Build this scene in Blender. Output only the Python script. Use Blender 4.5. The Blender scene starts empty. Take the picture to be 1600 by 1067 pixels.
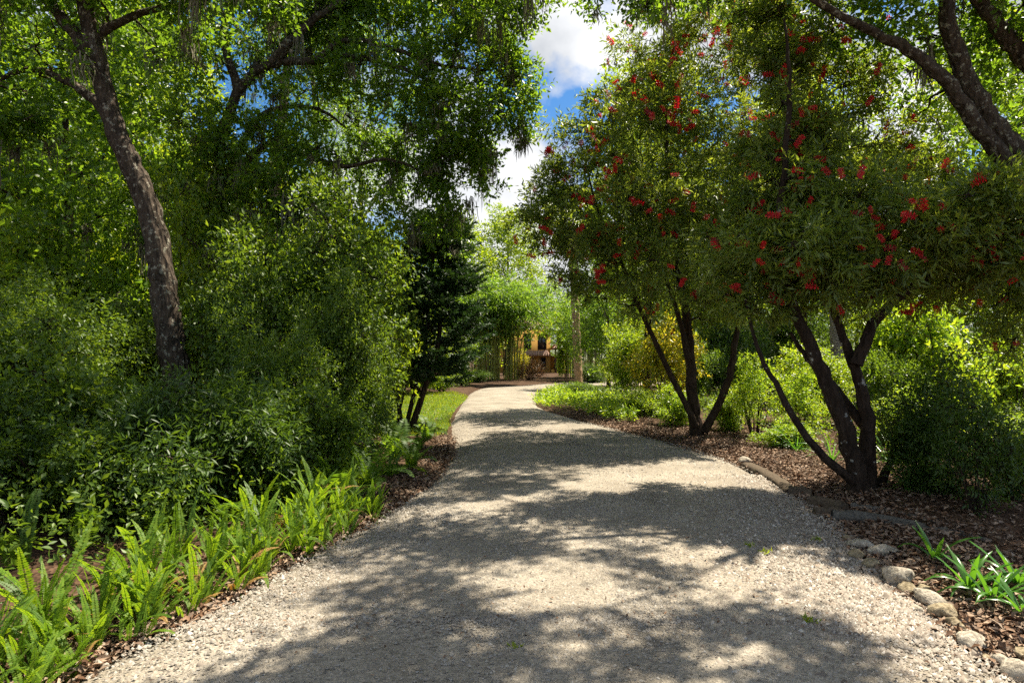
import bpy, math, random
import numpy as np
from mathutils import Vector, noise as mnoise

# ------------------------------------------------------------------ camera, sky, sun, exposure
sc = bpy.context.scene
F, CX, HY, CAMH = 950.0, 800.0, 562.0, 1.6        # focal length / principal column / horizon row (1600 px wide frame)
cam_d = bpy.data.cameras.new('camera'); cam = bpy.data.objects.new('camera', cam_d)
sc.collection.objects.link(cam); sc.camera = cam
cam.location = (0, 0, CAMH); cam.rotation_euler = (math.radians(90), 0, 0)
cam_d.sensor_width = 36; cam_d.lens = F / 1600 * 36; cam_d.shift_y = (HY - 533.5) / 1600
cam_d.clip_start = 0.05; cam_d.clip_end = 3000

SUN_AZ, SUN_EL = math.radians(56), math.radians(61)   # azimuth clockwise from +Y (to the right of the view)
w = bpy.data.worlds.new('World'); sc.world = w; w.use_nodes = True
nt = w.node_tree; nt.nodes.clear()
def wn(t, **k):
    n = nt.nodes.new(t)
    for a, b in k.items(): setattr(n, a, b)
    return n
out = wn('ShaderNodeOutputWorld'); bg = wn('ShaderNodeBackground')
sky = wn('ShaderNodeTexSky', sky_type='NISHITA', sun_disc=False, sun_elevation=SUN_EL, sun_rotation=SUN_AZ,
         air_density=1.0, dust_density=0.4, ozone_density=3.0)
tc = wn('ShaderNodeTexCoord')
mp = wn('ShaderNodeMapping'); mp.inputs['Location'].default_value = (1.0084, 0.8975, 7.1466); mp.inputs['Scale'].default_value = (1, 1, 1.25)
n1 = wn('ShaderNodeTexNoise'); n1.inputs['Scale'].default_value = 3.6; n1.inputs['Detail'].default_value = 9; n1.inputs['Roughness'].default_value = 0.52
n2 = wn('ShaderNodeTexNoise'); n2.inputs['Scale'].default_value = 5.0; n2.inputs['Detail'].default_value = 6
r1 = wn('ShaderNodeValToRGB'); r1.color_ramp.elements[0].position = 0.455; r1.color_ramp.elements[1].position = 0.53
r2 = wn('ShaderNodeValToRGB'); r2.color_ramp.elements[0].position = 0.36; r2.color_ramp.elements[1].position = 0.66
r2.color_ramp.elements[0].color = (1.9, 2.0, 2.15, 1); r2.color_ramp.elements[1].color = (3.9, 3.92, 3.95, 1)
hs = wn('ShaderNodeHueSaturation'); hs.inputs['Saturation'].default_value = 1.3; hs.inputs['Value'].default_value = 0.5
mx = wn('ShaderNodeMix', data_type='RGBA')
L = nt.links.new
L(tc.outputs['Generated'], mp.inputs['Vector']); L(mp.outputs[0], n1.inputs['Vector']); L(mp.outputs[0], n2.inputs['Vector'])
L(n1.outputs['Fac'], r1.inputs[0]); L(n2.outputs['Fac'], r2.inputs[0])
L(sky.outputs[0], hs.inputs['Color'])
L(r1.outputs[0], mx.inputs[0]); L(hs.outputs[0], mx.inputs[6]); L(r2.outputs[0], mx.inputs[7])
L(mx.outputs[2], bg.inputs['Color']); bg.inputs['Strength'].default_value = 0.105; L(bg.outputs[0], out.inputs['Surface'])

sd = bpy.data.lights.new('sun', 'SUN'); so = bpy.data.objects.new('sun', sd); sc.collection.objects.link(so)
sd.energy = 4.5; sd.angle = math.radians(0.53); sd.color = (1.0, 0.91, 0.75)
to_sun = Vector((math.sin(SUN_AZ) * math.cos(SUN_EL), math.cos(SUN_AZ) * math.cos(SUN_EL), math.sin(SUN_EL)))
so.rotation_euler = to_sun.to_track_quat('Z', 'Y').to_euler()
so.location = (20, 20, 40)
sc.view_settings.view_transform = 'Standard'; sc.view_settings.look = 'None'
sc.view_settings.exposure = 1.62; sc.view_settings.gamma = 1
cy = sc.cycles
cy.max_bounces = 6; cy.diffuse_bounces = 3; cy.glossy_bounces = 2; cy.transmission_bounces = 4; cy.transparent_max_bounces = 4
cy.caustics_reflective = False; cy.caustics_refractive = False; cy.sample_clamp_indirect = 4
cy.use_adaptive_sampling = True; cy.adaptive_threshold = 0.02
cy.use_denoising = False

# ------------------------------------------------------------------ helpers
RNG = np.random.default_rng(7)
random.seed(7)
A = lambda *a: np.array(a, float)
def at(px, py, d): return A((px - CX) / F * d, d, CAMH - (py - HY) / F * d)
def gd(px, py, z=0.0):
    d = (CAMH - z) * F / (py - HY); return A((px - CX) / F * d, d, z)
def unit(v): return v / np.maximum(np.linalg.norm(v, axis=-1, keepdims=True), 1e-9)
def rnd_dir(n, rng): return unit(rng.normal(size=(n, 3)))

class MB:
    def __init__(s): s.v = []; s.f = []; s.n = 0
    def add(s, verts, faces):
        verts = np.asarray(verts, float).reshape(-1, 3); faces = np.asarray(faces, np.int64)
        if len(verts) == 0: return
        s.v.append(verts); s.f.append(faces + s.n); s.n += len(verts)
    def mesh(s, name, mat, smooth=False, origin=(0, 0, 0)):
        me = bpy.data.meshes.new(name)
        if s.n:
            V = np.concatenate(s.v) - np.asarray(origin, float)
            idx = np.concatenate([f.ravel() for f in s.f])
            tot = np.concatenate([np.full(len(f), f.shape[1]) for f in s.f])
            st = np.concatenate([[0], np.cumsum(tot)[:-1]])
            me.vertices.add(len(V)); me.vertices.foreach_set('co', V.astype(np.float32).ravel())
            me.loops.add(len(idx)); me.loops.foreach_set('vertex_index', idx.astype(np.int32))
            me.polygons.add(len(tot)); me.polygons.foreach_set('loop_start', st.astype(np.int32))
            if smooth: me.polygons.foreach_set('use_smooth', np.ones(len(tot), bool))
            me.update(calc_edges=True)
        me.materials.append(mat)
        return me
    def build(s, name, mat, parent=None, smooth=False, origin=(0, 0, 0)):
        return link(name, s.mesh(name, mat, smooth, origin), parent)
    def box(s, lo, hi):
        x0, y0, z0 = lo; x1, y1, z1 = hi
        v = [(x0,y0,z0),(x1,y0,z0),(x1,y1,z0),(x0,y1,z0),(x0,y0,z1),(x1,y0,z1),(x1,y1,z1),(x0,y1,z1)]
        s.add(v, [(0,3,2,1),(4,5,6,7),(0,1,5,4),(1,2,6,5),(2,3,7,6),(3,0,4,7)])

def link(name, me, parent=None, loc=None, rot=None, scale=None):
    o = bpy.data.objects.new(name, me); sc.collection.objects.link(o)
    if parent is not None: o.parent = parent
    if loc is not None: o.location = loc
    if rot is not None: o.rotation_euler = rot
    if scale is not None: o.scale = (scale,) * 3 if np.isscalar(scale) else scale
    return o
def tag(o, label=None, cat=None, group=None, kind=None):
    if label: o['label'] = label
    if cat: o['category'] = cat
    if group: o['group'] = group
    if kind: o['kind'] = kind
    return o
def thing(name, label, cat, loc=(0, 0, 0), rz=0, group=None):
    return tag(link(name, None, None, tuple(float(c) for c in loc), (0, 0, rz)), label, cat, group)
def copy_tree(o, parent=None):
    c = o.copy(); sc.collection.objects.link(c); c.parent = parent
    for ch in o.children: copy_tree(ch, c)
    return c
ORD = ['first','second','third','fourth','fifth','sixth','seventh','eighth','ninth','tenth','eleventh','twelfth','thirteenth',
       'fourteenth','fifteenth','sixteenth','seventeenth','eighteenth','nineteenth','twentieth','twenty-first','twenty-second',
       'twenty-third','twenty-fourth','twenty-fifth','twenty-sixth','twenty-seventh','twenty-eighth','twenty-ninth','thirtieth']

def smooth_path(P, n):
    P = np.asarray(P, float); m = len(P)
    if m < 3:
        t = np.linspace(0, 1, n)[:, None]; return P[0] * (1 - t) + P[-1] * t
    Q = np.vstack([2 * P[0] - P[1], P, 2 * P[-1] - P[-2]])
    t = np.linspace(0, m - 1 - 1e-6, n); i = t.astype(int); u = (t - i)[:, None]
    p0, p1, p2, p3 = Q[i], Q[i + 1], Q[i + 2], Q[i + 3]
    return 0.5 * (2*p1 + (p2 - p0)*u + (2*p0 - 5*p1 + 4*p2 - p3)*u**2 + (3*p1 - p0 - 3*p2 + p3)*u**3)
def tube(mb, P, R, sides=6, rng=None, rough=0.0, cap=True):
    P = np.asarray(P, float); n = len(P); R = np.broadcast_to(np.asarray(R, float), (n,))
    T = unit(np.gradient(P, axis=0)); ref = A(0.31, 0.87, 0.17)
    if abs(np.dot(unit(T.mean(0)), unit(ref))) > .9: ref = A(1, 0, 0.1)
    U = unit(np.cross(T, ref)); W = np.cross(T, U)
    a = np.arange(sides) / sides * 2 * np.pi
    rr = R[:, None] * np.ones((n, sides))
    if rough and rng is not None:
        k = rng.normal(size=(n, sides)); k = (k + np.roll(k, 1, 1) + np.roll(k, -1, 1)) / 2
        rr = rr * (1 + rough * k)
    V = P[:, None] + rr[..., None] * (np.cos(a)[None, :, None] * U[:, None] + np.sin(a)[None, :, None] * W[:, None])
    i = np.arange(n - 1)[:, None] * sides; j = np.arange(sides)[None]; k = (j + 1) % sides
    Fq = np.stack([i + j, i + k, i + sides + k, i + sides + j], -1).reshape(-1, 4)
    mb.add(V, Fq)
    if cap:
        c = (n - 1) * sides
        mb.add(np.vstack([V[-1], P[-1][None] + T[-1] * R[-1] * .5]), [(q, (q + 1) % sides, sides) for q in range(sides)])

def leaves(mb, P, D, N, Ln, Wd, fold=0.25):
    """rhombic folded leaves: base P, direction D, approx normal N (arrays), length / width arrays; two triangles each"""
    D = unit(D); S = unit(np.cross(D, N)); N = np.cross(S, D)
    Ln = np.broadcast_to(Ln, (len(P),))[:, None]; Wd = np.broadcast_to(Wd, (len(P),))[:, None]
    mid = P + D * Ln * .45 + N * Wd * fold
    V = np.stack([P, mid + S * Wd * .5, P + D * Ln, mid - S * Wd * .5], 1).reshape(-1, 3)
    b = np.arange(len(P))[:, None] * 4
    mb.add(V, np.stack([b + A(0, 1, 2), b + A(0, 2, 3)], 1).reshape(-1, 3).astype(np.int64))
def sprays(mb, P, T, k, twig, Ln, Wd, rng, spread=0.9, up=0.5, jit=0.42, droop=0.0):
    """a leafy twig at each P pointing along T with k leaves"""
    n = len(P)
    if n == 0: return
    T = unit(T)
    s = np.tile(np.linspace(.1, 1, k), (n, 1)) + rng.normal(size=(n, k)) * .06
    side = rng.normal(size=(n, k, 3)); side -= (side * T[:, None]).sum(-1, keepdims=True) * T[:, None]; side = unit(side)
    tw = twig * rng.uniform(.6, 1.3, (n, 1))
    Q = P[:, None] + T[:, None] * (s * tw)[..., None] + side * (twig * .05); Q[..., 2] -= droop * (s * tw) ** 2
    D = unit(T[:, None] * (.35 + .5 * s[..., None]) + side * spread); D[..., 2] -= .12
    N = rng.normal(size=(n, k, 3)) * .55; N[..., 2] += up + .35
    N = unit(N)
    sz = rng.uniform(1 - jit, 1 + jit, (n * k)) * (1.0)
    leaves(mb, Q.reshape(-1, 3), D.reshape(-1, 3), N.reshape(-1, 3), Ln * sz, Wd * sz)

# ------------------------------------------------------------------ materials
def newmat(name):
    m = bpy.data.materials.new(name); m.use_nodes = True; t = m.node_tree
    for n in list(t.nodes):
        if n.type != 'OUTPUT_MATERIAL': t.nodes.remove(n)
    return m, t, t.nodes['Material Output']
def nd(t, typ, **k):
    n = t.nodes.new(typ)
    for a, b in k.items():
        if a in n.inputs: n.inputs[a].default_value = b
        else: setattr(n, a, b)
    return n
def ramp(t, stops):
    r = t.nodes.new('ShaderNodeValToRGB'); e = r.color_ramp.elements
    while len(e) < len(stops): e.new(.5)
    for el, (p, c) in zip(e, stops): el.position = p; el.color = (*c, 1)
    return r
def leaf_mat(name, cols, trans=0.46, tcol=None, rough=0.42, spec=0.5):
    m, t, o = newmat(name)
    g = nd(t, 'ShaderNodeNewGeometry')
    r = ramp(t, [(i / max(1, len(cols) - 1), tuple(min(.8, v * 1.42) for v in c)) for i, c in enumerate(cols)])
    tcn = nd(t, 'ShaderNodeTexCoord'); nz = nd(t, 'ShaderNodeTexNoise', Scale=1.1, Detail=2.0); t.links.new(tcn.outputs['Object'], nz.inputs['Vector'])
    ma = nd(t, 'ShaderNodeMath', operation='MULTIPLY_ADD'); ma.inputs[1].default_value = 1.5; ma.inputs[2].default_value = -.5; t.links.new(nz.outputs['Fac'], ma.inputs[0])
    mm_ = nd(t, 'ShaderNodeMix'); mm_.inputs[0].default_value = .4; t.links.new(g.outputs['Random Per Island'], mm_.inputs[2]); t.links.new(ma.outputs[0], mm_.inputs[3])
    t.links.new(mm_.outputs[0], r.inputs[0])
    p = nd(t, 'ShaderNodeBsdfPrincipled'); p.inputs['Roughness'].default_value = rough; p.inputs['Specular IOR Level'].default_value = spec
    t.links.new(r.outputs[0], p.inputs['Base Color'])
    tr = nd(t, 'ShaderNodeBsdfTranslucent')
    mul = nd(t, 'ShaderNodeMix', data_type='RGBA', blend_type='MULTIPLY'); mul.inputs[0].default_value = 1
    mul.inputs[7].default_value = (*(tcol or (3.0, 2.6, 1.0)), 1)
    t.links.new(r.outputs[0], mul.inputs[6]); t.links.new(mul.outputs[2], tr.inputs['Color'])
    ms = nd(t, 'ShaderNodeMixShader'); ms.inputs[0].default_value = trans
    t.links.new(p.outputs[0], ms.inputs[1]); t.links.new(tr.outputs[0], ms.inputs[2]); t.links.new(ms.outputs[0], o.inputs[0])
    return m
def bark_mat(name, c0, c1, lichen=None, lscale=5.0, lth=.6, bump=.6, zs=.25, scale=9.0):
    m, t, o = newmat(name)
    tcn = nd(t, 'ShaderNodeTexCoord'); mpn = nd(t, 'ShaderNodeMapping'); mpn.inputs['Scale'].default_value = (1, 1, zs)
    t.links.new(tcn.outputs['Object'], mpn.inputs[0])
    n = nd(t, 'ShaderNodeTexNoise', Scale=scale * 2, Detail=8.0, Roughness=.65); t.links.new(mpn.outputs[0], n.inputs['Vector'])
    vo = nd(t, 'ShaderNodeTexVoronoi', Scale=scale * 2.2); t.links.new(mpn.outputs[0], vo.inputs['Vector'])
    r = ramp(t, [(.3, c0), (.7, c1)]); t.links.new(n.outputs['Fac'], r.inputs[0])
    p = nd(t, 'ShaderNodeBsdfPrincipled'); p.inputs['Roughness'].default_value = .9; p.inputs['Specular IOR Level'].default_value = .15
    col = r.outputs[0]
    if lichen:
        n2 = nd(t, 'ShaderNodeTexNoise', Scale=lscale, Detail=5.0, Roughness=.6); t.links.new(tcn.outputs['Object'], n2.inputs['Vector'])
        r2_ = ramp(t, [(lth, (0, 0, 0)), (lth + .05, (1, 1, 1))]); t.links.new(n2.outputs['Fac'], r2_.inputs[0])
        mxn = nd(t, 'ShaderNodeMix', data_type='RGBA'); mxn.inputs[7].default_value = (*lichen, 1)
        t.links.new(r2_.outputs[0], mxn.inputs[0]); t.links.new(col, mxn.inputs[6]); col = mxn.outputs[2]
    t.links.new(col, p.inputs['Base Color'])
    ad = nd(t, 'ShaderNodeMath', operation='ADD'); t.links.new(n.outputs['Fac'], ad.inputs[0]); t.links.new(vo.outputs['Distance'], ad.inputs[1])
    b = nd(t, 'ShaderNodeBump', Strength=min(1, bump * 1.6), Distance=.07); t.links.new(ad.outputs[0], b.inputs['Height']); t.links.new(b.outputs[0], p.inputs['Normal'])
    t.links.new(p.outputs[0], o.inputs[0]); return m
def ground_mat(name, stops, scale=3.0, fine=90.0, bump=.5, bd=.02, stops2=None):
    """large patches x fine grain"""
    m, t, o = newmat(name)
    tcn = nd(t, 'ShaderNodeTexCoord')
    n = nd(t, 'ShaderNodeTexNoise', Scale=scale, Detail=6.0, Roughness=.6); t.links.new(tcn.outputs['Object'], n.inputs['Vector'])
    n2 = nd(t, 'ShaderNodeTexNoise', Scale=fine, Detail=4.0, Roughness=.7); t.links.new(tcn.outputs['Object'], n2.inputs['Vector'])
    vo = nd(t, 'ShaderNodeTexVoronoi', Scale=fine * .55); t.links.new(tcn.outputs['Object'], vo.inputs['Vector'])
    r = ramp(t, stops); t.links.new(n.outputs['Fac'], r.inputs[0])
    r2_ = ramp(t, stops2 or [(.3, (.55, .55, .55)), (.7, (1.25, 1.25, 1.25))]); t.links.new(n2.outputs['Fac'], r2_.inputs[0])
    mu = nd(t, 'ShaderNodeMix', data_type='RGBA', blend_type='MULTIPLY'); mu.inputs[0].default_value = 1
    t.links.new(r.outputs[0], mu.inputs[6]); t.links.new(r2_.outputs[0], mu.inputs[7])
    mu2 = nd(t, 'ShaderNodeMix', data_type='RGBA', blend_type='MULTIPLY'); mu2.inputs[0].default_value = .5
    t.links.new(mu.outputs[2], mu2.inputs[6]); sep = nd(t, 'ShaderNodeSeparateColor'); t.links.new(vo.outputs['Color'], sep.inputs[0])
    rr = ramp(t, [(0, (.5, .5, .5)), (1, (1.4, 1.4, 1.4))]); t.links.new(sep.outputs[0], rr.inputs[0]); t.links.new(rr.outputs[0], mu2.inputs[7])
    p = nd(t, 'ShaderNodeBsdfPrincipled'); p.inputs['Roughness'].default_value = .95; p.inputs['Specular IOR Level'].default_value = .1
    t.links.new(mu2.outputs[2], p.inputs['Base Color'])
    b = nd(t, 'ShaderNodeBump', Strength=bump, Distance=bd); t.links.new(vo.outputs['Distance'], b.inputs['Height'])
    t.links.new(b.outputs[0], p.inputs['Normal']); t.links.new(p.outputs[0], o.inputs[0]); return m
def island_mat(name, cols, rough=.9, spec=.15, bump=0):
    m, t, o = newmat(name)
    g = nd(t, 'ShaderNodeNewGeometry'); r = ramp(t, [(i / max(1, len(cols) - 1), c) for i, c in enumerate(cols)])
    t.links.new(g.outputs['Random Per Island'], r.inputs[0])
    p = nd(t, 'ShaderNodeBsdfPrincipled'); p.inputs['Roughness'].default_value = rough; p.inputs['Specular IOR Level'].default_value = spec
    t.links.new(r.outputs[0], p.inputs['Base Color']); t.links.new(p.outputs[0], o.inputs[0]); return m
def plain_mat(name, c0, c1, scale=6.0, rough=.8, bump=.2, spec=.3, metal=0):
    m, t, o = newmat(name)
    tcn = nd(t, 'ShaderNodeTexCoord'); n = nd(t, 'ShaderNodeTexNoise', Scale=scale, Detail=7.0, Roughness=.6); t.links.new(tcn.outputs['Object'], n.inputs['Vector'])
    r = ramp(t, [(.3, c0), (.7, c1)]); t.links.new(n.outputs['Fac'], r.inputs[0])
    p = nd(t, 'ShaderNodeBsdfPrincipled'); p.inputs['Roughness'].default_value = rough; p.inputs['Specular IOR Level'].default_value = spec
    t.links.new(r.outputs[0], p.inputs['Base Color'])
    b = nd(t, 'ShaderNodeBump', Strength=bump, Distance=.02); t.links.new(n.outputs['Fac'], b.inputs['Height']); t.links.new(b.outputs[0], p.inputs['Normal'])
    t.links.new(p.outputs[0], o.inputs[0]); return m

M = {}
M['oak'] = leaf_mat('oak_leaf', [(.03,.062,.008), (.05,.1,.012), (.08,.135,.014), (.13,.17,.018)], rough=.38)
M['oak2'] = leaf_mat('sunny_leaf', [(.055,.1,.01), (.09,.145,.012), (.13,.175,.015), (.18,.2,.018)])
M['shrub'] = leaf_mat('shrub_leaf', [(.027,.056,.008), (.05,.09,.011), (.075,.12,.014), (.12,.155,.018)], rough=.46, spec=.4, trans=.4)
M['shrub_dark'] = leaf_mat('dark_shrub_leaf', [(.02,.044,.007), (.036,.07,.01), (.06,.1,.013)], rough=.46, spec=.4, trans=.35)
M['bush_lime'] = leaf_mat('lime_leaf', [(.07,.13,.012), (.1,.17,.016), (.15,.2,.02), (.2,.22,.02)], trans=.45)
M['bush_yellow'] = leaf_mat('yellow_leaf', [(.09,.13,.015), (.16,.18,.02), (.26,.22,.025), (.3,.2,.03)], trans=.4)
M['bottle'] = leaf_mat('bottlebrush_leaf', [(.04,.065,.013), (.065,.1,.018), (.1,.135,.024), (.17,.18,.035)], trans=.42, rough=.42)
M['conifer'] = leaf_mat('conifer_needle', [(.012,.032,.009), (.02,.05,.012), (.035,.07,.016)], trans=.15, rough=.5)
M['fern'] = leaf_mat('fern_frond', [(.05,.105,.009), (.075,.135,.011), (.1,.155,.013), (.13,.16,.02)], trans=.42, rough=.55, spec=.25)
M['fern2'] = leaf_mat('fern_frond_dark', [(.035,.075,.008), (.055,.105,.01)], trans=.4, rough=.5, spec=.3)
M['fern_dry'] = leaf_mat('fern_frond_dry', [(.2,.1,.03), (.16,.13,.03)], trans=.3, rough=.6, tcol=(1.5,1.2,.6))
M['strap'] = leaf_mat('strap_leaf', [(.03,.09,.012), (.05,.13,.016)], trans=.35, rough=.3)
M['palm'] = leaf_mat('palm_frond', [(.035,.07,.018), (.07,.11,.03)], trans=.3)
M['palm_dry'] = leaf_mat('palm_frond_dry', [(.22,.15,.08), (.16,.1,.05)], trans=.2, tcol=(1.2,1,.8), rough=.7)
M['bamboo_leaf'] = leaf_mat('bamboo_leaf', [(.04,.09,.016), (.07,.13,.02), (.12,.17,.02)], trans=.45)
M['red'] = leaf_mat('red_bristle', [(.3,.004,.01), (.42,.008,.014), (.5,.014,.018)], trans=.3, tcol=(1.2,.9,.9), rough=.55)
M['reddull'] = leaf_mat('dull_red_bristle', [(.2,.012,.02), (.3,.02,.025)], trans=.25, tcol=(1.2,.9,.9), rough=.6)
M['rust'] = leaf_mat('rust_leaf', [(.2,.09,.05), (.16,.1,.05), (.12,.1,.04)], trans=.3, tcol=(1.4,1.2,.8))
M['bark'] = bark_mat('oak_bark', (.018,.013,.01), (.12,.09,.065), (.26,.245,.19), 16.0, .575)
M['bark_pine'] = bark_mat('pine_bark', (.09,.065,.045), (.24,.19,.14))
M['bark_dark'] = bark_mat('dark_bark', (.016,.011,.008), (.06,.042,.03), (.42,.42,.38), 6.5, .635)
M['bark_plain'] = bark_mat('plain_bark', (.022,.015,.01), (.075,.05,.034))
M['bark_palm'] = bark_mat('palm_bark', (.28,.18,.1), (.45,.33,.2), zs=2.5, scale=4.0, bump=.9)
M['bark_palmgrey'] = bark_mat('palm_bark_grey', (.2,.16,.11), (.38,.33,.25), zs=2.5, scale=4.0)
M['culm'] = island_mat('bamboo_culm', [(.09,.13,.02), (.15,.19,.03), (.24,.24,.05), (.07,.11,.02)], rough=.4, spec=.4)
M['moss'] = island_mat('moss_strand', [(.11,.11,.07), (.16,.15,.1), (.22,.2,.14)], rough=.95)
M['litter'] = island_mat('fallen_leaf', [(.06,.032,.019), (.14,.075,.042), (.22,.135,.082), (.33,.24,.17), (.1,.062,.042), (.26,.2,.15), (.085,.045,.026)], rough=.8)
M['gravel'] = island_mat('gravel_stone', [(.13,.113,.09), (.21,.186,.152), (.275,.247,.206), (.34,.315,.275), (.175,.147,.115)], rough=.9)
M['gravel_grey'] = island_mat('gravel_chip', [(.12,.1,.08), (.22,.185,.15), (.33,.29,.24), (.17,.13,.095), (.5,.47,.42)], rough=.85)
M['grass'] = leaf_mat('grass_blade', [(.075,.12,.008), (.12,.16,.01), (.17,.19,.013)], trans=.4)
M['road'] = ground_mat('gravel_drive', [(.3, (.195,.168,.132)), (.5, (.275,.24,.19)), (.72, (.35,.31,.252))], scale=1.1, fine=110, bump=.55, bd=.012)
M['dirt'] = ground_mat('leaf_mould', [(.3, (.045,.026,.015)), (.55, (.085,.05,.03)), (.75, (.14,.09,.055))], scale=2.2, fine=45, bump=.9, bd=.03)
M['lawn'] = ground_mat('lawn_turf', [(.35, (.05,.09,.012)), (.6, (.09,.15,.016)), (.75, (.12,.15,.03))], scale=1.5, fine=60)
M['path'] = ground_mat('pale_path', [(.3, (.26,.2,.15)), (.7, (.42,.34,.27))], scale=1.5, fine=60)
M['stone'] = plain_mat('limestone', (.13,.105,.08), (.5,.45,.36), 38, .95, .8, .1)
M['stone2'] = plain_mat('mossy_limestone', (.1,.075,.04), (.4,.33,.22), 38, .95, .8, .1)
M['timber'] = plain_mat('weathered_timber', (.045,.034,.024), (.13,.1,.07), 40, .95, .6, .1)
M['log'] = plain_mat('grey_log', (.045,.042,.036), (.14,.13,.11), 40, .95, .8, .1)

# ------------------------------------------------------------------ ground, drive, side path, lawn
def chain(pts): return np.array([p if len(p) == 3 else gd(*p) for p in pts])
RL = [A(-2.35,-8,0), A(-2.35,-1,0)] + [gd(*p) for p in [(100,1067),(300,965),(450,880),(600,800),(688,737),(708,700),(704,672),(707,655),(716,638),(726,624),(736,613),(757,606)]] + [A(.6,38,0), A(4.5,43.5,0), A(10,48,0)]
RR = [A(2.55,-8,0), A(2.5,-1,0)] + [gd(*p) for p in [(1600,1062),(1480,975),(1372,890),(1268,792),(1165,729),(1075,698),(990,677),(915,658),(862,643),(838,631),(842,618),(862,609)]] + [A(3.4,34.5,0), A(6.2,37.5,0), A(11,41,0)]
NS = 220
EL = smooth_path(RL, NS); ER = smooth_path(RR, NS)
def polydist(xy, path):
    """distance from points to a polyline (2-D)"""
    best = np.full(len(xy), 1e9)
    for a, b in zip(path[:-1, :2], path[1:, :2]):
        ab = b - a; t = np.clip(((xy - a) @ ab) / max(ab @ ab, 1e-9), 0, 1)
        best = np.minimum(best, np.linalg.norm(xy - (a + t[:, None] * ab), axis=1))
    return best
def inpoly(xy, poly):
    x, y = xy[:, 0], xy[:, 1]; c = np.zeros(len(xy), bool); j = len(poly) - 1
    for i in range(len(poly)):
        xi, yi, xj, yj = *poly[i, :2], *poly[j, :2]
        with np.errstate(divide='ignore', invalid='ignore'):
            c ^= ((yi > y) != (yj > y)) & (x < (xj - xi) * (y - yi) / (yj - yi + 1e-12) + xi)
        j = i
    return c
ROADP = np.vstack([EL[::3], ER[::-3]])
SIDE = smooth_path([A(9.5,45,0), A(6.6,36,0), gd(958,617), gd(1090,624), gd(1270,628), gd(1450,634), gd(1700,648), A(34,14,0)], 60)
def vnoise(x, y, s, seed=0):
    return np.array([mnoise.noise((a * s + seed, b * s - seed, seed * .7)) for a, b in zip(x, y)])
def axis(lo, hi, near, far, c):
    v = [c]; 
    while v[-1] < hi: v.append(v[-1] + near + (v[-1] - c) * far)
    u = [c]
    while u[-1] > lo: u.append(u[-1] - near - (c - u[-1]) * far)
    return np.array(sorted(set(u + v)))
gx = axis(-420, 420, .22, .07, 0); gy = axis(-60, 900, .25, .05, 4)
X, Y = np.meshgrid(gx, gy); xy = np.c_[X.ravel(), Y.ravel()]
dr = np.where(inpoly(xy, ROADP), 0, np.minimum(polydist(xy, EL[::4]), polydist(xy, ER[::4])))
ds = polydist(xy, SIDE[::3])
near = np.clip((xy[:, 1] < 70) * 1.0, 0, 1)
z = -.06 + .12 * np.clip(dr / .6, 0, 1) * np.clip((ds - 1.2) / 1.2, 0, 1)
z += near * (.05 * vnoise(xy[:, 0], xy[:, 1], .7, 3) + .03 * vnoise(xy[:, 0], xy[:, 1], 2.3, 9)) * np.clip(dr / 1.0, 0, 1)
g = MB(); nx = len(gx)
i = (np.arange(len(gy) - 1)[:, None] * nx + np.arange(nx - 1)[None]).ravel()
g.add(np.c_[xy, z], np.stack([i, i + 1, i + nx + 1, i + nx], 1))
tag(g.build('ground', M['dirt'], smooth=True), kind='structure')
GXY, GZ = (gx, gy), z.reshape(X.shape)
def gz(p):
    x, y = p[0], p[1]; a = np.clip(np.searchsorted(gx, x) - 1, 0, nx - 2); b = np.clip(np.searchsorted(gy, y) - 1, 0, len(gy) - 2)
    u = (x - gx[a]) / (gx[a + 1] - gx[a]); v = (y - gy[b]) / (gy[b + 1] - gy[b])
    return float((GZ[b, a] * (1-u) + GZ[b, a+1] * u) * (1-v) + (GZ[b+1, a] * (1-u) + GZ[b+1, a+1] * u) * v)
def on(p, dz=0.0): return A(p[0], p[1], gz(p) + dz)

def strip(name, Lp, Rp, nc, mat, crown, base, seed, wob=.08):
    n = len(Lp); t = np.linspace(0, 1, nc)
    P = Lp[:, None] * (1 - t)[None, :, None] + Rp[:, None] * t[None, :, None]
    P = P.reshape(-1, 3); tt = np.tile(t, n)
    wig = np.array([mnoise.noise((p[0] * 1.7, p[1] * 1.7, seed)) for p in P]) * wob
    dirv = np.repeat(unit(Rp - Lp), nc, 0)
    edge = (np.abs(tt - .5) * 2) ** 6
    P = P + dirv * (wig * edge)[:, None]
    P[:, 2] = base + crown * (1 - (np.abs(tt - .5) * 2) ** 2) - .07 * (np.abs(tt - .5) * 2) ** 14
    P[:, 2] += .012 * np.array([mnoise.noise((p[0] * .9, p[1] * .6, seed + 4)) for p in P])
    m = MB(); i = (np.arange(n - 1)[:, None] * nc + np.arange(nc - 1)[None]).ravel()
    m.add(P, np.stack([i, i + 1, i + nc + 1, i + nc], 1))
    return tag(m.build(name, mat, smooth=True), kind='structure')
strip('gravel_drive', EL, ER, 28, M['road'], .05, .012, 2)
T_ = unit(np.gradient(SIDE, axis=0)); Nn = np.c_[-T_[:, 1], T_[:, 0], T_[:, 2] * 0]
strip('side_path', SIDE + Nn * 1.6, SIDE - Nn * 1.6, 10, M['path'], .03, .004, 5)
# forecourt before the house
fc = smooth_path([A(1, 52, 0), A(4, 53, 0), A(9, 53, 0), A(14, 50, 0)], 12)
strip('forecourt', fc + A(0, 9, 0), fc - A(0, 6, 0), 8, M['path'], .02, -.02, 8)

def hedge_free(p): return True
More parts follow.
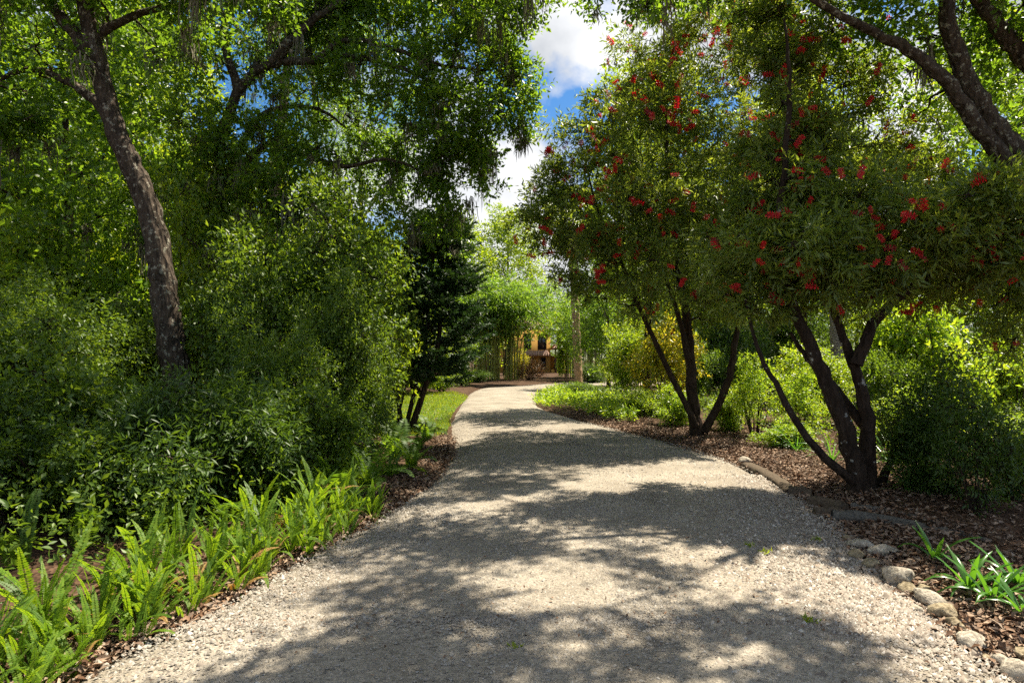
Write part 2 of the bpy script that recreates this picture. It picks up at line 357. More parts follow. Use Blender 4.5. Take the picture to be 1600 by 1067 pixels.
# lawn left of the drive
lw = np.array([gd(*p) for p in [(560,690),(640,690),(690,682),(703,668),(706,652),(716,635),(730,618),(690,616),(620,620),(560,634),(540,660)]])
m = MB(); c = lw.mean(0); ring = smooth_path(np.vstack([lw, lw[:1]]), 60)
vs = [np.vstack([c])]; 
for k_, s_ in enumerate(np.linspace(.15, 1, 8)): vs.append(c + (ring[:-1] - c) * s_)
V = np.vstack(vs); V[:, 2] = [gz(p) + .035 + .02 * mnoise.noise((p[0]*2, p[1]*2, 1)) for p in V]
V[1 + 7 * 59:, 2] -= .06
fs = [(0, 1 + q, 1 + (q + 1) % 59) for q in range(59)]
m.add(V, fs)
m.add(V, [(1 + k_*59 + q, 1 + (k_+1)*59 + q, 1 + (k_+1)*59 + (q+1) % 59, 1 + k_*59 + (q+1) % 59) for k_ in range(7) for q in range(59)])
tag(m.build('lawn', M['lawn'], smooth=True), kind='structure')
def scatter_poly(poly, n, rng):
    lo, hi = poly[:, :2].min(0), poly[:, :2].max(0); out_ = []
    while sum(map(len, out_)) < n:
        q = rng.uniform(lo, hi, (n * 2, 2)); out_.append(q[inpoly(q, poly)])
    return np.vstack(out_)[:n]
q = scatter_poly(ring, 14000, RNG); P = np.c_[q, [gz(p) + .03 for p in q]]
D = RNG.normal(size=P.shape) * .5; D[:, 2] = 1
m = MB(); leaves(m, P, D, rnd_dir(len(P), RNG), RNG.uniform(.05, .12, len(P)) * (1 + .6 * vnoise(P[:, 0], P[:, 1], 1.2, 5)), .012)
tag(m.build('lawn_grass', M['grass']), 'short sunlit lawn grass left of the gravel drive', 'grass', kind='stuff')

# gravel stones
def pebbles(mb, P, r, rng):
    n = len(P); a = np.tile(np.arange(4) * np.pi / 2, (n, 1)) + rng.uniform(0, 2, (n, 1)) + rng.normal(size=(n, 4)) * .25
    rr = r[:, None] * rng.uniform(.6, 1.25, (n, 4)); el = rng.uniform(.55, 1, (n, 1))
    ring_ = np.stack([P[:, :1] + np.cos(a) * rr, P[:, 1:2] + np.sin(a) * rr * el, np.broadcast_to(P[:, 2:3] - r[:, None] * .25, (n, 4))], -1)
    top = P + np.c_[rng.normal(size=(n, 2)) * r[:, None] * .25, r * rng.uniform(.35, .8, n)]
    V = np.concatenate([ring_, top[:, None]], 1).reshape(-1, 3); b = np.arange(n)[:, None] * 5
    mb.add(V, np.stack([b + np.array([k, (k + 1) % 4, 4]) for k in range(4)], 1).reshape(-1, 3))
def road_z(q, t): return .012 + .05 * (1 - (np.abs(t - .5) * 2) ** 2)
def road_pts(n, rng, y0, y1, tfun):
    k = np.arange(NS)[(ER[:, 1] > y0) & (EL[:, 1] < y1) & (EL[:, 1] > y0 - 1)]
    s = rng.uniform(k.min(), k.max(), n); i = s.astype(int); u = (s - i)[:, None]
    l = EL[i] * (1 - u) + EL[np.minimum(i + 1, NS - 1)] * u; r = ER[i] * (1 - u) + ER[np.minimum(i + 1, NS - 1)] * u
    t = tfun(n); P = l * (1 - t[:, None]) + r * t[:, None]; P[:, 2] = road_z(P, t) + .004; return P
def track(n):
    t = RNG.uniform(.02, .98, n * 3); keep = RNG.random(n * 3) < .25 + .75 * np.minimum(1, np.minimum(np.abs(t - .3), np.abs(t - .72)) / .13) ** 1.5
    return np.resize(t[keep], n)
m = MB()
P = road_pts(42000, RNG, 2.4, 7, track); pebbles(m, P, RNG.gamma(2.2, .0022, len(P)) + .0024, RNG)
P = road_pts(14000, RNG, 6, 16, track); pebbles(m, P, RNG.gamma(2.2, .0028, len(P)) + .004, RNG)
tag(m.build('gravel', M['gravel']), 'loose sandy gravel over the drive', 'gravel', kind='stuff')
m = MB()
P = road_pts(20000, RNG, 2.3, 8, lambda n: np.clip(1.02 - np.abs(RNG.normal(size=n)) * .14, 0, 1.06)); pebbles(m, P, RNG.gamma(2.5, .003, len(P)) + .004, RNG)
P = road_pts(1200, RNG, 2.3, 7, lambda n: np.clip(np.abs(RNG.normal(size=n)) * .1 - .02, -.05, 1)); pebbles(m, P, RNG.gamma(2.5, .003, len(P)) + .003, RNG)
tag(m.build('gravel_chips', M['gravel_grey']), 'coarse pale shell chips along the drive edges', 'gravel', kind='stuff')

# fallen leaves along both edges
def litter(n, path, side, y0, y1, width, off, rng, size=(.03, .07)):
    k = np.nonzero((path[:, 1] > y0) & (path[:, 1] < y1))[0]
    s = rng.choice(k, n); T = unit(np.gradient(path, axis=0))[s]; Nr = np.c_[-T[:, 1], T[:, 0]] * side
    d = off + np.abs(rng.normal(size=n)) * width
    q = path[s, :2] + rng.normal(size=(n, 2)) * .05 + Nr * d[:, None] + T[:, :2] * rng.uniform(-.2, .2, (n, 1))
    P = np.c_[q, [max(gz(p), -.02) + .012 for p in q]]; P[:, 2] += rng.uniform(0, .035, n)
    D = rng.normal(size=(n, 3)); D[:, 2] *= .3; N = rng.normal(size=(n, 3)) * .35; N[:, 2] += 1
    return P, D, N, rng.uniform(*size, n)
m = MB()
for args in [(11000, ER, -1, 2.2, 8, .55, -.03), (13000, ER, -1, 7, 18, .8, .0), (6000, EL, 1, 2.4, 8, .28, -.04), (3000, EL, 1, 7, 13, .3, -.03), (16000, ER, -1, 2, 14, 3.0, .2)]:
    P, D, N, s = litter(*args, RNG); leaves(m, P, D, N, s, s * .5, .35)
for n_, fn in ((1700, lambda n: RNG.beta(.7, .7, n)),):
    P = road_pts(n_, RNG, 2.5, 12, fn); D = RNG.normal(size=P.shape); D[:, 2] *= .2; N = RNG.normal(size=P.shape) * .3; N[:, 2] += 1
    P[:, 2] += .008; s = RNG.uniform(.015, .035, len(P)); leaves(m, P, D, N, s, s * .45, .3)
q = scatter_poly(ring, 1500, RNG); P = np.c_[q, [gz(p) + .07 for p in q]]; D = RNG.normal(size=P.shape); D[:, 2] *= .2; s = RNG.uniform(.03, .07, len(P)); leaves(m, P, D, RNG.normal(size=P.shape) * .3 + A(0, 0, 1), s, s * .5, .3)
n_ = 9000; q = np.c_[RNG.uniform(2.5, 7, n_), RNG.uniform(2.2, 12, n_)]; q = q[(polydist(q, ER[::4]) > .02) & ~inpoly(q, ROADP)]; P = np.c_[q, [gz(p) + .03 for p in q]]; D = RNG.normal(size=P.shape); D[:, 2] *= .15
leaves(m, P, D, RNG.normal(size=P.shape) * .3 + A(0, 0, 1), RNG.uniform(.06, .16, len(P)), .005, .3)
tag(m.build('leaf_litter', M['litter']), 'brown fallen leaves and bark mulch beside the drive', 'leaf litter', kind='stuff')

# ------------------------------------------------------------------ tree builder
def build_tree(root, origin, limbs, clumps, spec, seed, bark, leafm, twigs=True, moss=0, crown_name='crown', trunk_name='trunk'):
    """limbs: [(pts, r0, r1)], clumps: array rows (x,y,z,r,weight); all in world, stored relative to origin.
    spec: n (leaf count), k (per spray), twig, L, W, sub (subclusters per clump)"""
    rng = np.random.default_rng(seed); tm, cm, mm = MB(), MB(), MB()
    sk = []; skr = []
    for pts, r0, r1 in limbs:
        n = max(8, (7 if r0 > .12 else 4) * len(pts)); Pp = smooth_path(pts, n)
        Pp[1:-1] += rng.normal(size=(n - 2, 3)) * min(r0, .12) * .09
        R = r0 + (r1 - r0) * np.linspace(0, 1, n) ** .85
        if r0 > .1 and Pp[0][2] < .3: R = R * (1 + .45 * np.exp(-np.arange(n) * .9))
        tube(tm, Pp, R, 14 if r0 > .09 else 8, rng, .055); sk.append(Pp); skr.append(R)
    SK = np.vstack(sk); SR = np.concatenate(skr)
    C = np.asarray(clumps, float); ns = spec.get('sat', 2)
    if ns:
        u = rnd_dir(len(C) * ns, rng); par = np.repeat(C, ns, 0); u[:, 2] = u[:, 2] * .8 - .1
        C_all = np.vstack([C, np.c_[par[:, :3] + u * par[:, 3:4] * rng.uniform(.95, 1.3, (len(u), 1)), par[:, 3] * rng.uniform(.22, .42, len(u)), par[:, 4] * .9]])
    else: C_all = C
    C0, C = C, C_all
    wgt = C[:, 3] ** 2 * C[:, 4]; wgt /= wgt.sum()
    order = np.argsort([np.min(np.linalg.norm(SK - c[:3], axis=1)) for c in C])
    for ci in order:
        c = C[ci]; cen, r = c[:3], c[3]
        dd = np.linalg.norm(SK - cen, axis=1) + np.maximum(0, SK[:, 2] - cen[2]) * 1.2
        j = int(np.argmin(dd)); s0 = SK[j]
        mid = (s0 + cen) / 2 + rng.normal(size=3) * r * .18 + A(0, 0, .12 * np.linalg.norm(cen - s0))
        br = smooth_path([s0, mid, cen], 7); r0 = min(SR[j] * .7, .014 + .014 * np.linalg.norm(cen - s0))
        br[1:-1] += rng.normal(size=(5, 3)) * .05 * np.linalg.norm(cen - s0)
        rb = np.linspace(r0, min(.010, r0 * .6), 7); tube(tm, br, rb, 5, rng)
        SK = np.vstack([SK, br[2:]]); SR = np.concatenate([SR, rb[2:]])
        nsub = int(spec['sub'] * max(.5, min(2.2, r / .8)))
        u = rnd_dir(nsub, rng) * (rng.uniform(.25, 1, (nsub, 1)) ** .5) * r * A(1, 1, .85)
        sub = cen + u
        if twigs:
            for q in sub:
                b = br[rng.integers(3, 7)]; md = (b + q) / 2 + rng.normal(size=3) * r * .1
                tube(tm, smooth_path([b, md, q], 4), np.linspace(.009, .003, 4), 3, cap=False)
        nsp = max(4, int(spec['n'] * wgt[ci] / spec['k']))
        sid = rng.integers(0, nsub, nsp)
        sig = r * spec.get('sig', .2)
        P = sub[sid] + rng.normal(size=(nsp, 3)) * sig * A(1, 1, .7)
        T = unit((P - cen)) * .7 + rng.normal(size=(nsp, 3)) * .6 + A(0, 0, spec.get('lift', .15))
        sprays(cm, P, T, spec['k'], spec['twig'], spec['L'], spec['W'], rng, spread=spec.get('spread', .9), up=spec.get('up', .5), droop=spec.get('droop', 0))
        if moss and rng.random() < .8:
            for q in sub[rng.random(nsub) < moss * .3]:
                q = A(q[0], q[1], cen[2] - r * rng.uniform(.35, .9)); hang_moss(mm, q, rng.uniform(.3, 1.15) * min(1.2, .5 + r * .6), rng, 22)
    tr = tm.build(trunk_name, bark, root, True, origin)
    cr = cm.build(crown_name, leafm, root, False, origin)
    if mm.n: tag(mm.build('hanging_moss', M['moss'], root, False, origin), kind='stuff')
    return C0, tr, cr
def hang_moss(mb, p, ln, rng, n=16):
    B = p + rng.normal(size=(n, 3)) * A(.05, .05, .04); l = ln * rng.uniform(.35, 1, n)
    k = 4
    for q in range(n):
        pts = B[q] + np.c_[np.cumsum(rng.normal(size=(k, 2)) * .028, 0), -np.linspace(0, l[q], k)]
        wv = unit(A(*rng.normal(size=2), 0)) * .010
        wd = np.array([1, 1, .8, .15])[:, None]
        V = np.stack([pts - wv * wd, pts + wv * wd], 1).reshape(-1, 3)
        mb.add(V, [(2*a, 2*a+1, 2*a+3, 2*a+2) for a in range(k - 1)])
def pxl(pts, d): return [at(p[0], p[1], p[2] if len(p) > 2 else d) for p in pts]
def pxc(rows): return np.array([[*at(x, y, d), r / F * d, (rest[0] if rest else 1)] for x, y, d, r, *rest in rows])

# ---- the two flowering bottlebrush trees
def flower_mesh(name, mat, seed):
    rng = np.random.default_rng(seed); m = MB(); n = 32
    z_ = np.linspace(-.06, .06, n); a = np.arange(n) * 2.4
    D = np.c_[np.cos(a), np.sin(a), rng.uniform(-.2, .5, n)]
    P = np.c_[np.zeros((n, 2)), z_]; leaves(m, P, D, np.c_[-np.sin(a), np.cos(a), np.zeros(n)], .042, .014, .1)
    tube(m, [(0, 0, -.065), (0, 0, .075)], [.008, .004], 3)
    return m.mesh(name, mat)
FL = [flower_mesh('flower', M['red'], 1), flower_mesh('flower_b', M['red'], 2), flower_mesh('flower_c', M['reddull'], 3)]
def add_flowers(root, origin, C, n, seed, size=1.0, high=0.0):
    rng = np.random.default_rng(seed); wgt = C[:, 3] ** 2; wgt /= wgt.sum()
    camp = A(0, 0, CAMH); k = 0
    while k < n:
        c = C[rng.choice(len(C), p=wgt)]
        d = rnd_dir(1, rng)[0]
        tocam = unit(camp - c[:3]); d = unit(d + tocam * .9)
        p = c[:3] + d * c[3] * rng.uniform(1.0, 1.3)
        zr = (p[2] - C[:, 2].min()) / np.ptp(C[:, 2])
        if rng.random() < high * .75 * (1 - zr): continue
        ray = p - camp; lr = np.linalg.norm(ray); ray = ray / lr; w_ = C[:, :3] - camp; tt_ = w_ @ ray
        near_ = np.linalg.norm(w_ - tt_[:, None] * ray, axis=1)
        if np.any((near_ < C[:, 3] * .85) & (tt_ + .4 * C[:, 3] < lr)): continue        # buried behind other boughs
        m_ = 1 if rng.random() < .8 else 2
        for _ in range(m_):
            q = p + rng.normal(size=3) * .09
            ax = Vector(unit(rng.normal(size=3) * .8 + d * .5 + A(0, 0, -.1)))
            o = link('flower', FL[int(rng.choice(3, p=[.46, .42, .12]))], root, tuple(q - origin), ax.to_track_quat('Z', 'Y').to_euler(), size * rng.uniform(.75, 1.25)); k += 1
BB = dict(n=104000, k=11, twig=.24, L=.115, W=.026, sub=13, sig=.19, spread=.75, up=.3, lift=-.1, sat=4)
o2 = on(gd(1090, 685), -.05)
t2 = thing('bottlebrush_tree', 'taller multi-stemmed bottlebrush tree with red flowers, farther down the right edge', 'tree', o2, group='bottlebrush trees on the right')
C2 = pxc([(880,345,12,52),(866,285,12,40),(900,225,12.2,45),(945,170,12.4,38),(985,115,12.6,38),(1030,70,12.8,50),(930,300,11.5,65),(990,220,11.6,70),
          (1060,150,12,70),(1000,330,11.2,75),(950,410,11.4,58),(895,405,11.8,45),(1040,420,11.2,70),(1090,300,11.3,75),(1130,200,12,75),(1110,80,12.6,70),
          (1120,430,11.5,62),(1170,330,11.8,70),(1190,110,12.6,65),(1000,465,12,32,.7),(1085,470,12.8,45),(960,340,13.5,70),(1040,240,13.8,80),(1130,340,13.8,80),(1060,400,13.6,70),(860,375,12,30,.8),(1150,260,13,60),(1210,220,13.4,60),(1080,20,13,50,.8),(1160,30,13.4,55,.8),(845,320,12,24,.7),(915,440,11.8,28,.7)])
build_tree(t2, o2, [(pxl([(1090,690),(1082,610),(1075,520),(1060,420),(1045,300),(1040,180)], o2[1]), .14, .025),
                    (pxl([(1088,665),(1050,590),(1010,505),(975,420),(935,330),(915,250)], o2[1] - .2), .07, .015),
                    (pxl([(1100,675),(1138,595),(1152,520),(1180,420),(1205,300),(1200,180)], o2[1] - .1), .09, .02),
                    (pxl([(1075,560),(1062,500),(1030,400),(1000,280)], o2[1] - .3), .07, .02)], C2, BB, 11, M['bark_plain'], M['bottle'])
add_flowers(t2, o2, C2, 295, 5, 1.3, .7)
o1 = on(gd(1345, 778), -.05); d1 = o1[1]
t1 = thing('bottlebrush_tree', 'near bottlebrush tree with pale lichen spots on its dark forked trunk', 'tree', o1, group='bottlebrush trees on the right')
C1 = pxc([(1180,415,7,55),(1245,400,6.8,62),(1320,420,6.8,58),(1400,380,6.6,62),(1470,350,6.5,55),(1540,330,6.6,58),(1605,400,6.5,60),(1550,425,6.8,50),(1480,430,7,42,.7),
          (1600,480,7,45,.8),(1300,335,7,65),(1220,300,7.4,60),(1225,205,7.7,60),(1290,235,7.4,45,.8),(1255,110,8,58),(1320,150,8.2,45,.7),(1200,465,7.2,42),(1375,300,7.4,45,.8),
          (1640,330,6.6,60),(1250,350,8.2,70),(1400,440,7.6,45,.8),(1260,30,8.2,50),(1590,540,7.3,35,.5),(1160,370,7.6,45),(1440,400,8,60),(1550,380,8,60),(1340,230,8.2,40,.6),(1390,220,8.4,35,.5),(1440,270,8.4,38,.6),(1500,290,8,40,.7),(1345,80,8.4,40,.6),(1180,60,8.4,45,.7)])
build_tree(t1, o1, [(pxl([(1345,785),(1332,710),(1300,615),(1270,550),(1240,480),(1218,380),(1228,250),(1232,120),(1225,30)], d1), .12, .012),
                    (pxl([(1352,780),(1357,680),(1345,600),(1322,545),(1300,470),(1310,380)], d1 + .1), .105, .02),
                    (pxl([(1338,570),(1370,500),(1430,445),(1510,400),(1590,380)], d1), .075, .02),
                    (pxl([(1332,752),(1265,690),(1215,605),(1188,555),(1165,470)], d1 - .1), .055, .015),
                    (pxl([(1350,665),(1300,600),(1262,560),(1235,520)], d1 + .2), .06, .02),
                    (pxl([(1356,770),(1385,735),(1400,680)], d1 + .35), .08, .02)], C1, dict(BB, n=86000, W=.022, L=.1), 12, M['bark_dark'], M['bottle'])
add_flowers(t1, o1, C1, 230, 6, .95)

def shade(rows):
    """canopy clumps whose shadow falls on ground point (x, y): rows x, y, height, radius, weight"""
    k = 1 / math.tan(SUN_EL); return np.array([[x + k * math.sin(SUN_AZ) * z, y + k * math.cos(SUN_AZ) * z, z, r, w] for x, y, z, r, w in rows])
# ---- oaks
OK_ = dict(n=70000, k=9, twig=.26, L=.09, W=.044, sub=14, sig=.24)
oo = on(A(8.3, 7.6, 0), -.1)
tr_ = thing('oak_tree', 'mottled grey oak leaning in from the right edge over the drive', 'tree', oo)
CR = pxc([(1380,40,7.6,50),(1310,30,7.8,50),(1450,60,7.8,40,.6),(1520,40,8,50),(1585,130,8.5,50,.8),(1560,60,8,50),(1600,10,7.5,60),(1420,110,8.2,30,.5),(1410,170,8.6,26,.5),(1470,230,9,30,.5),(1380,120,8.8,35,.6),(1590,220,9,40,.7),
          (1000,5,7.6,30,.4),(1050,-25,7.6,45,.6),(1120,-10,8,40,.5),(1200,-20,8,40,.5),(1290,-30,8,45,.7),(1380,-60,7.6,50,.8),(1480,-80,7.6,70),(1650,-60,7,80),(1750,60,7.2,80),(1700,-200,7,90)])
rs = np.random.default_rng(4); rows_ = []
for q_ in range(560):
    x_, y_ = rs.uniform(-2.6, 2.9), rs.uniform(1.0, 9.6)
    lit = (-.2 < x_ < 2.3 and 3.7 < y_ < 5.4) or (x_ < -.9 and 3.3 < y_ < 5.0)
    dens = 0 if (x_ < -1.2 and 2.7 < y_ < 6.2) or (x_ > 1.7 and y_ < 5.2) else .16 if lit else (.62 if y_ < 3.6 else (.42 if y_ < 5.6 else (.33 if x_ < .8 and y_ < 9 else 0)))
    if rs.random() < dens and len(rows_) < 150: rows_.append((x_, y_, 6.3 + .25 * y_ + rs.uniform(-.4, .5), rs.uniform(.16, .4) * (.7 if lit else 1), .9))
rows_ += [(3.9,4.6,7,.3,.8)]
CR = np.vstack([CR, shade(rows_)])  # extra clumps added to the crown, mostly out of view, to dapple the drive
build_tree(tr_, oo, [([oo, A(8.0,7.5,1.0), at(1760,420,7.4), at(1605,262,7.3), at(1548,190,7.3), at(1503,105,7.3), at(1478,0,7.2), at(1490,-150,7.2), at(1540,-320,7.2)], .215, .045), ([at(1490,-150,7.2), A(4.6,7.6,7.4), A(3.6,9.2,8.0), A(3.2,10.8,8.4)], .04, .01), ([at(1490,-150,7.2), A(3.9,6.0,6.9), A(2.9,5.6,7.3), A(2.0,4.6,6.5), A(1.0,5.1,6.9)], .02, .008),
                     ([at(1640,310,7.25), at(1590,268,7.2), at(1535,205,7.15), at(1482,132,7.1), at(1425,82,7.1), at(1370,52,7.1), at(1290,10,7.1), at(1180,-60,7), at(1050,-60,6.9)], .115, .02),
                     ([at(1850,330,7.5), at(1700,190,7.5), at(1600,88,7.5), at(1548,25,7.5), at(1505,-60,7.4), at(1480,-250,7)], .17, .04)], CR, dict(OK_, n=64000), 21, M['bark'], M['oak'], moss=.12)
ol = on(at(300, 0, 9) * A(1, 1, 0), -.1)
tl = thing('oak_tree', 'large oak with brown lichened trunk leaning left behind the fern bank', 'tree', ol)
CL = pxc([(60,60,9,70),(-40,140,9,80),(160,-40,9,70),(40,-100,9,90),(-120,0,9,100),(250,-60,8.6,70),(330,-120,8.6,80),(120,-250,8.5,90,.6),
          (20,190,9.5,50,.7),(90,130,10,45,.7),(330,20,9.5,55,.8),(270,90,10,40,.6),(420,-60,8.6,60,.8),(500,-160,8.4,70,.8),(-150,200,8.5,90)])
CL = np.vstack([CL, shade([(-4.2,6.2,7.6,.7,1.2),(-4.9,7.2,8,.7,1.1),(-5.4,5.4,7.6,.7,1.2),(-4.0,5.0,7.4,.5,.9),(-3.6,6.6,7.6,.55,.9),(-3.5,5.5,7.4,.4,.8),(-4.6,5.6,7.5,.5,.9),(-3.9,7.7,7.9,.6,.9),(-3.2,8.0,7.9,.5,.8),(-4.8,4.5,7.4,.5,.9)])])  # unseen clumps added above the frame to shade the left thicket
build_tree(tl, ol, [([at(132,0,9), at(330,-120,9.2), A(-2.6,9.6,7.7), A(-1.0,10.2,7.9), A(0,11.5,8.2)], .1, .03),
                    ([ol, at(292,660,9), at(268,540,9), at(253,430,9), at(235,335,9), at(192,230,9), at(158,120,9), at(132,0,9), at(105,-150,8.8), at(80,-330,8.5)], .235, .09),
                    ([at(150,100,9), at(90,20,9), at(0,-60,9), at(-100,-100,9)], .12, .03), ([at(130,-20,9), at(200,-120,8.8), at(330,-200,8.5), at(460,-260,8.2)], .13, .03),
                    ([at(172,180,9.1), at(110,130,9.3), at(40,110,9.5), at(-60,150,9)], .09, .02), ([at(145,60,9), at(220,20,9.2), at(320,0,9.4), at(420,-40,9)], .07, .02)],
           CL, dict(OK_, n=48000), 22, M['bark'], M['oak'], moss=.3)
oc = on(at(335, 0, 12.3) * A(1, 1, 0), -.1)
tcn_ = thing('oak_tree', 'spreading oak draped in grey moss, its limb arching right towards the drive', 'tree', oc)
CC = pxc([(790,150,12.5,45),(745,90,12.5,55),(690,40,12.5,60),(640,130,12.5,60),(705,180,12.1,65),(765,220,12.5,42),(650,220,12.5,62),(725,270,12.5,48),(675,315,12.4,45),(600,285,13,45,.8),
          (560,190,13,60,.8),(600,60,13,60),(535,30,13,60,.8),(480,140,13,50,.6),(520,290,13.5,40,.6),(625,345,12.6,28,.7),(695,355,12.3,28),(825,120,12.5,22),(765,20,12,40),(650,-40,12.5,70),
          (740,-50,12,60),(560,-50,12.5,70),(450,-20,12.5,60),(450,50,13,50,.6),(380,60,13,50,.6),(370,-60,12,70),(560,-150,12,70,.6),(330,260,12.5,45,.6),(420,220,13,45,.6),(780,75,12.2,35),
          (400,330,12.0,55),(440,290,11.8,50,.9),(350,230,11.6,50,.9),(300,180,11.8,50,.8),(420,170,12,42,.7),(380,400,11.6,55),(260,260,12,50,.8),(510,340,12.2,45),(480,220,12.2,45,.8),(560,120,12.6,45,.8),(500,30,12.4,50,.8),(300,60,12.2,55,.8),(220,330,12.4,50,.7)])
build_tree(tcn_, oc, [([oc, at(333,560,12.6), at(338,350,12.5), at(348,215,12.3), at(385,125,12.4), at(440,98,12.4), at(500,96,12.4), at(545,88,12.4), at(610,102,12.4), at(680,130,12.3), at(740,170,12.3)], .15, .025),
                      ([at(495,96,12.4), at(530,66,12.4), at(575,66,12.4), at(640,85,12.3), at(700,105,12.2), at(770,110,12.3)], .08, .02),
                      ([at(425,100,12.4), at(450,70,12.3), at(485,35,12.3), at(530,5,12.2), at(590,-60,12), at(660,-120,12)], .12, .03),
                      ([at(340,300,12.3), at(400,190,12.6), at(450,168,12.7), at(500,172,12.7), at(540,200,12.8)], .08, .02),
                      ([at(350,290,12.3), at(420,225,12.5), at(480,245,12.5), at(540,260,12.5), at(610,250,12.4), at(680,280,12.3)], .09, .02),
                      ([at(372,140,12.4), at(350,40,12.3), at(400,-80,12)], .1, .03)], CC, dict(OK_, n=88000, L=.1, W=.048), 23, M['bark'], M['oak'], moss=.7)

# ------------------------------------------------------------------ background tree kinds (built once, then copied)
def generic_tree(name, label, cat, h, cr, ch0, leafm, bark, n, L_, W_, seed, nclump=22, r0=.2, moss=0, group=None, kfac=8):
    rng = np.random.default_rng(seed); root = thing(name, label, cat, (0, 0, 0), group=group)
    lean = rng.normal(size=2) * .05 * h
    top = A(*lean, h * .92); limbs = [([A(0,0,-.2), A(*lean * .2, h*.3) + A(*rng.normal(size=2)*.15, 0), A(*lean*.6, h*.62), top], r0, .04)]
    C = []
    for k in range(nclump):
        f = (k + .5) / nclump; zz = ch0 * h + (1.0 - ch0) * h * f; prof = math.sin(math.pi * min(1, .18 + .8 * f)) ** .7
        a = k * 2.4 + rng.uniform(-.4, .4); rad = cr * prof * rng.uniform(.35, .95)
        C.append([lean[0]*f + math.cos(a)*rad, lean[1]*f + math.sin(a)*rad, zz, cr * rng.uniform(.28, .46), 1])
    for k in range(5):
        a = k * 1.3 + rng.uniform(0, 1); z0 = h * rng.uniform(ch0 * .8, .75)
        limbs.append(([A(*lean*(z0/h), z0), A(math.cos(a)*cr*.35, math.sin(a)*cr*.35, z0 + h*.1), A(math.cos(a)*cr*.75, math.sin(a)*cr*.75, z0 + h*.13)], r0*.35, .02))
    build_tree(root, A(0,0,0), limbs, C, dict(n=n, k=kfac, twig=L_*3, L=L_, W=W_, sub=9, sig=.24), seed, bark, leafm, twigs=False, moss=moss)
    return root
protos = {
 'a': generic_tree('forest_tree', 'x', 'tree', 11, 3.0, .18, M['oak'], M['bark_plain'], 22000, .17, .09, 31, 26, .17, moss=.2),
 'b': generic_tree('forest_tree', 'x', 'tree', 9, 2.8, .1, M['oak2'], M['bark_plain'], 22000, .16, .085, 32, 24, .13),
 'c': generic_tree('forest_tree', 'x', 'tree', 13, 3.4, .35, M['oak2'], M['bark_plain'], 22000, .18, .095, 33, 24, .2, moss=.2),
 'd': generic_tree('forest_tree', 'x', 'tree', 10, 3.4, .12, M['shrub'], M['bark_plain'], 22000, .18, .085, 34, 26, .17),
 'p': generic_tree('pine_tree', 'x', 'tree', 17, 2.6, .55, M['oak'], M['bark_pine'], 16000, .16, .03, 35, 18, .2, moss=.1),
}
used = set()
def put(kind, p, s, rz, label, group=None, name=None, sz=None):
    r = protos[kind] if kind not in used else copy_tree(protos[kind]); used.add(kind)
    r.location = (p[0], p[1], gz(p) if abs(p[0]) < 300 else 0); r.rotation_euler = (0, 0, rz); r.scale = (s, s, s if sz is None else sz)
    r['label'] = label
    for k in ('group',):
        if group: r[k] = group
        elif k in r: del r[k]
    if name: r.name = name
    return r
def atg(px, d): return A((px - CX) / F * d, d, 0)
GL, GR, GF = 'forest trees behind the left thicket', 'forest trees behind the bottlebrushes', 'far trees behind the house'
left_trees = [  # kind, px, depth, scale, height scale, label
 ('a', 112, 13.5, .85, .9, 'dark-trunked tree left of the leaning oak'),
 ('b', 20, 17, .9, .9, 'bright-leaved tree at the left edge of the picture'),
 ('p', 415, 16.5, 1.1, 1.1, 'tall straight dark trunk rising behind the arching oak limb'),
 ('p', 508, 24, .95, .95, 'pale pine trunk in the gap right of the arching limb'),
 ('p', 577, 27, .9, .95, 'thin pale pine behind the oak canopy, nearest the dark conifer'),
 ('c', 230, 21, 1.0, 1.0, 'tall sunlit tree directly behind the leaning oak trunk'),
 ('d', -120, 15, 1.0, 1.0, 'dense dark green tree past the left picture edge'),
 ('b', 340, 24, 1.0, 1.1, 'sunny bushy tree behind the moss-hung oak'),
 ('a', 60, 27, 1.1, 1.15, 'tall mossy tree deep in the left wood'),
 ('b', 470, 21, .62, .62, 'low yellow-green tree behind the big rounded shrub'),
 ('c', 160, 34, 1.2, 1.2, 'far tall tree left of centre in the wood'),
 ('d', 400, 36, 1.2, 1.2, 'far dark green tree in the left wood'),
 ('b', 560, 38, 1.0, 1.0, 'far bright tree behind the dark conifer'),
 ('a', 660, 44, 1.0, .9, 'far tree left of the bamboo clumps'),
 ('d', -60, 38, 1.4, 1.4, 'far dense tree at the left border'),
 ('c', 300, 48, 1.4, 1.3, 'farthest tall tree of the left wood'),
 ('d', 610, 30, .7, .7, 'short dense tree just left of the dark conifer top'),
]
for i_, (k, px, d, s, szs, lb) in enumerate(left_trees): put(k, atg(px, d), s, i_ * 1.9 + .4, lb, GL, sz=szs)
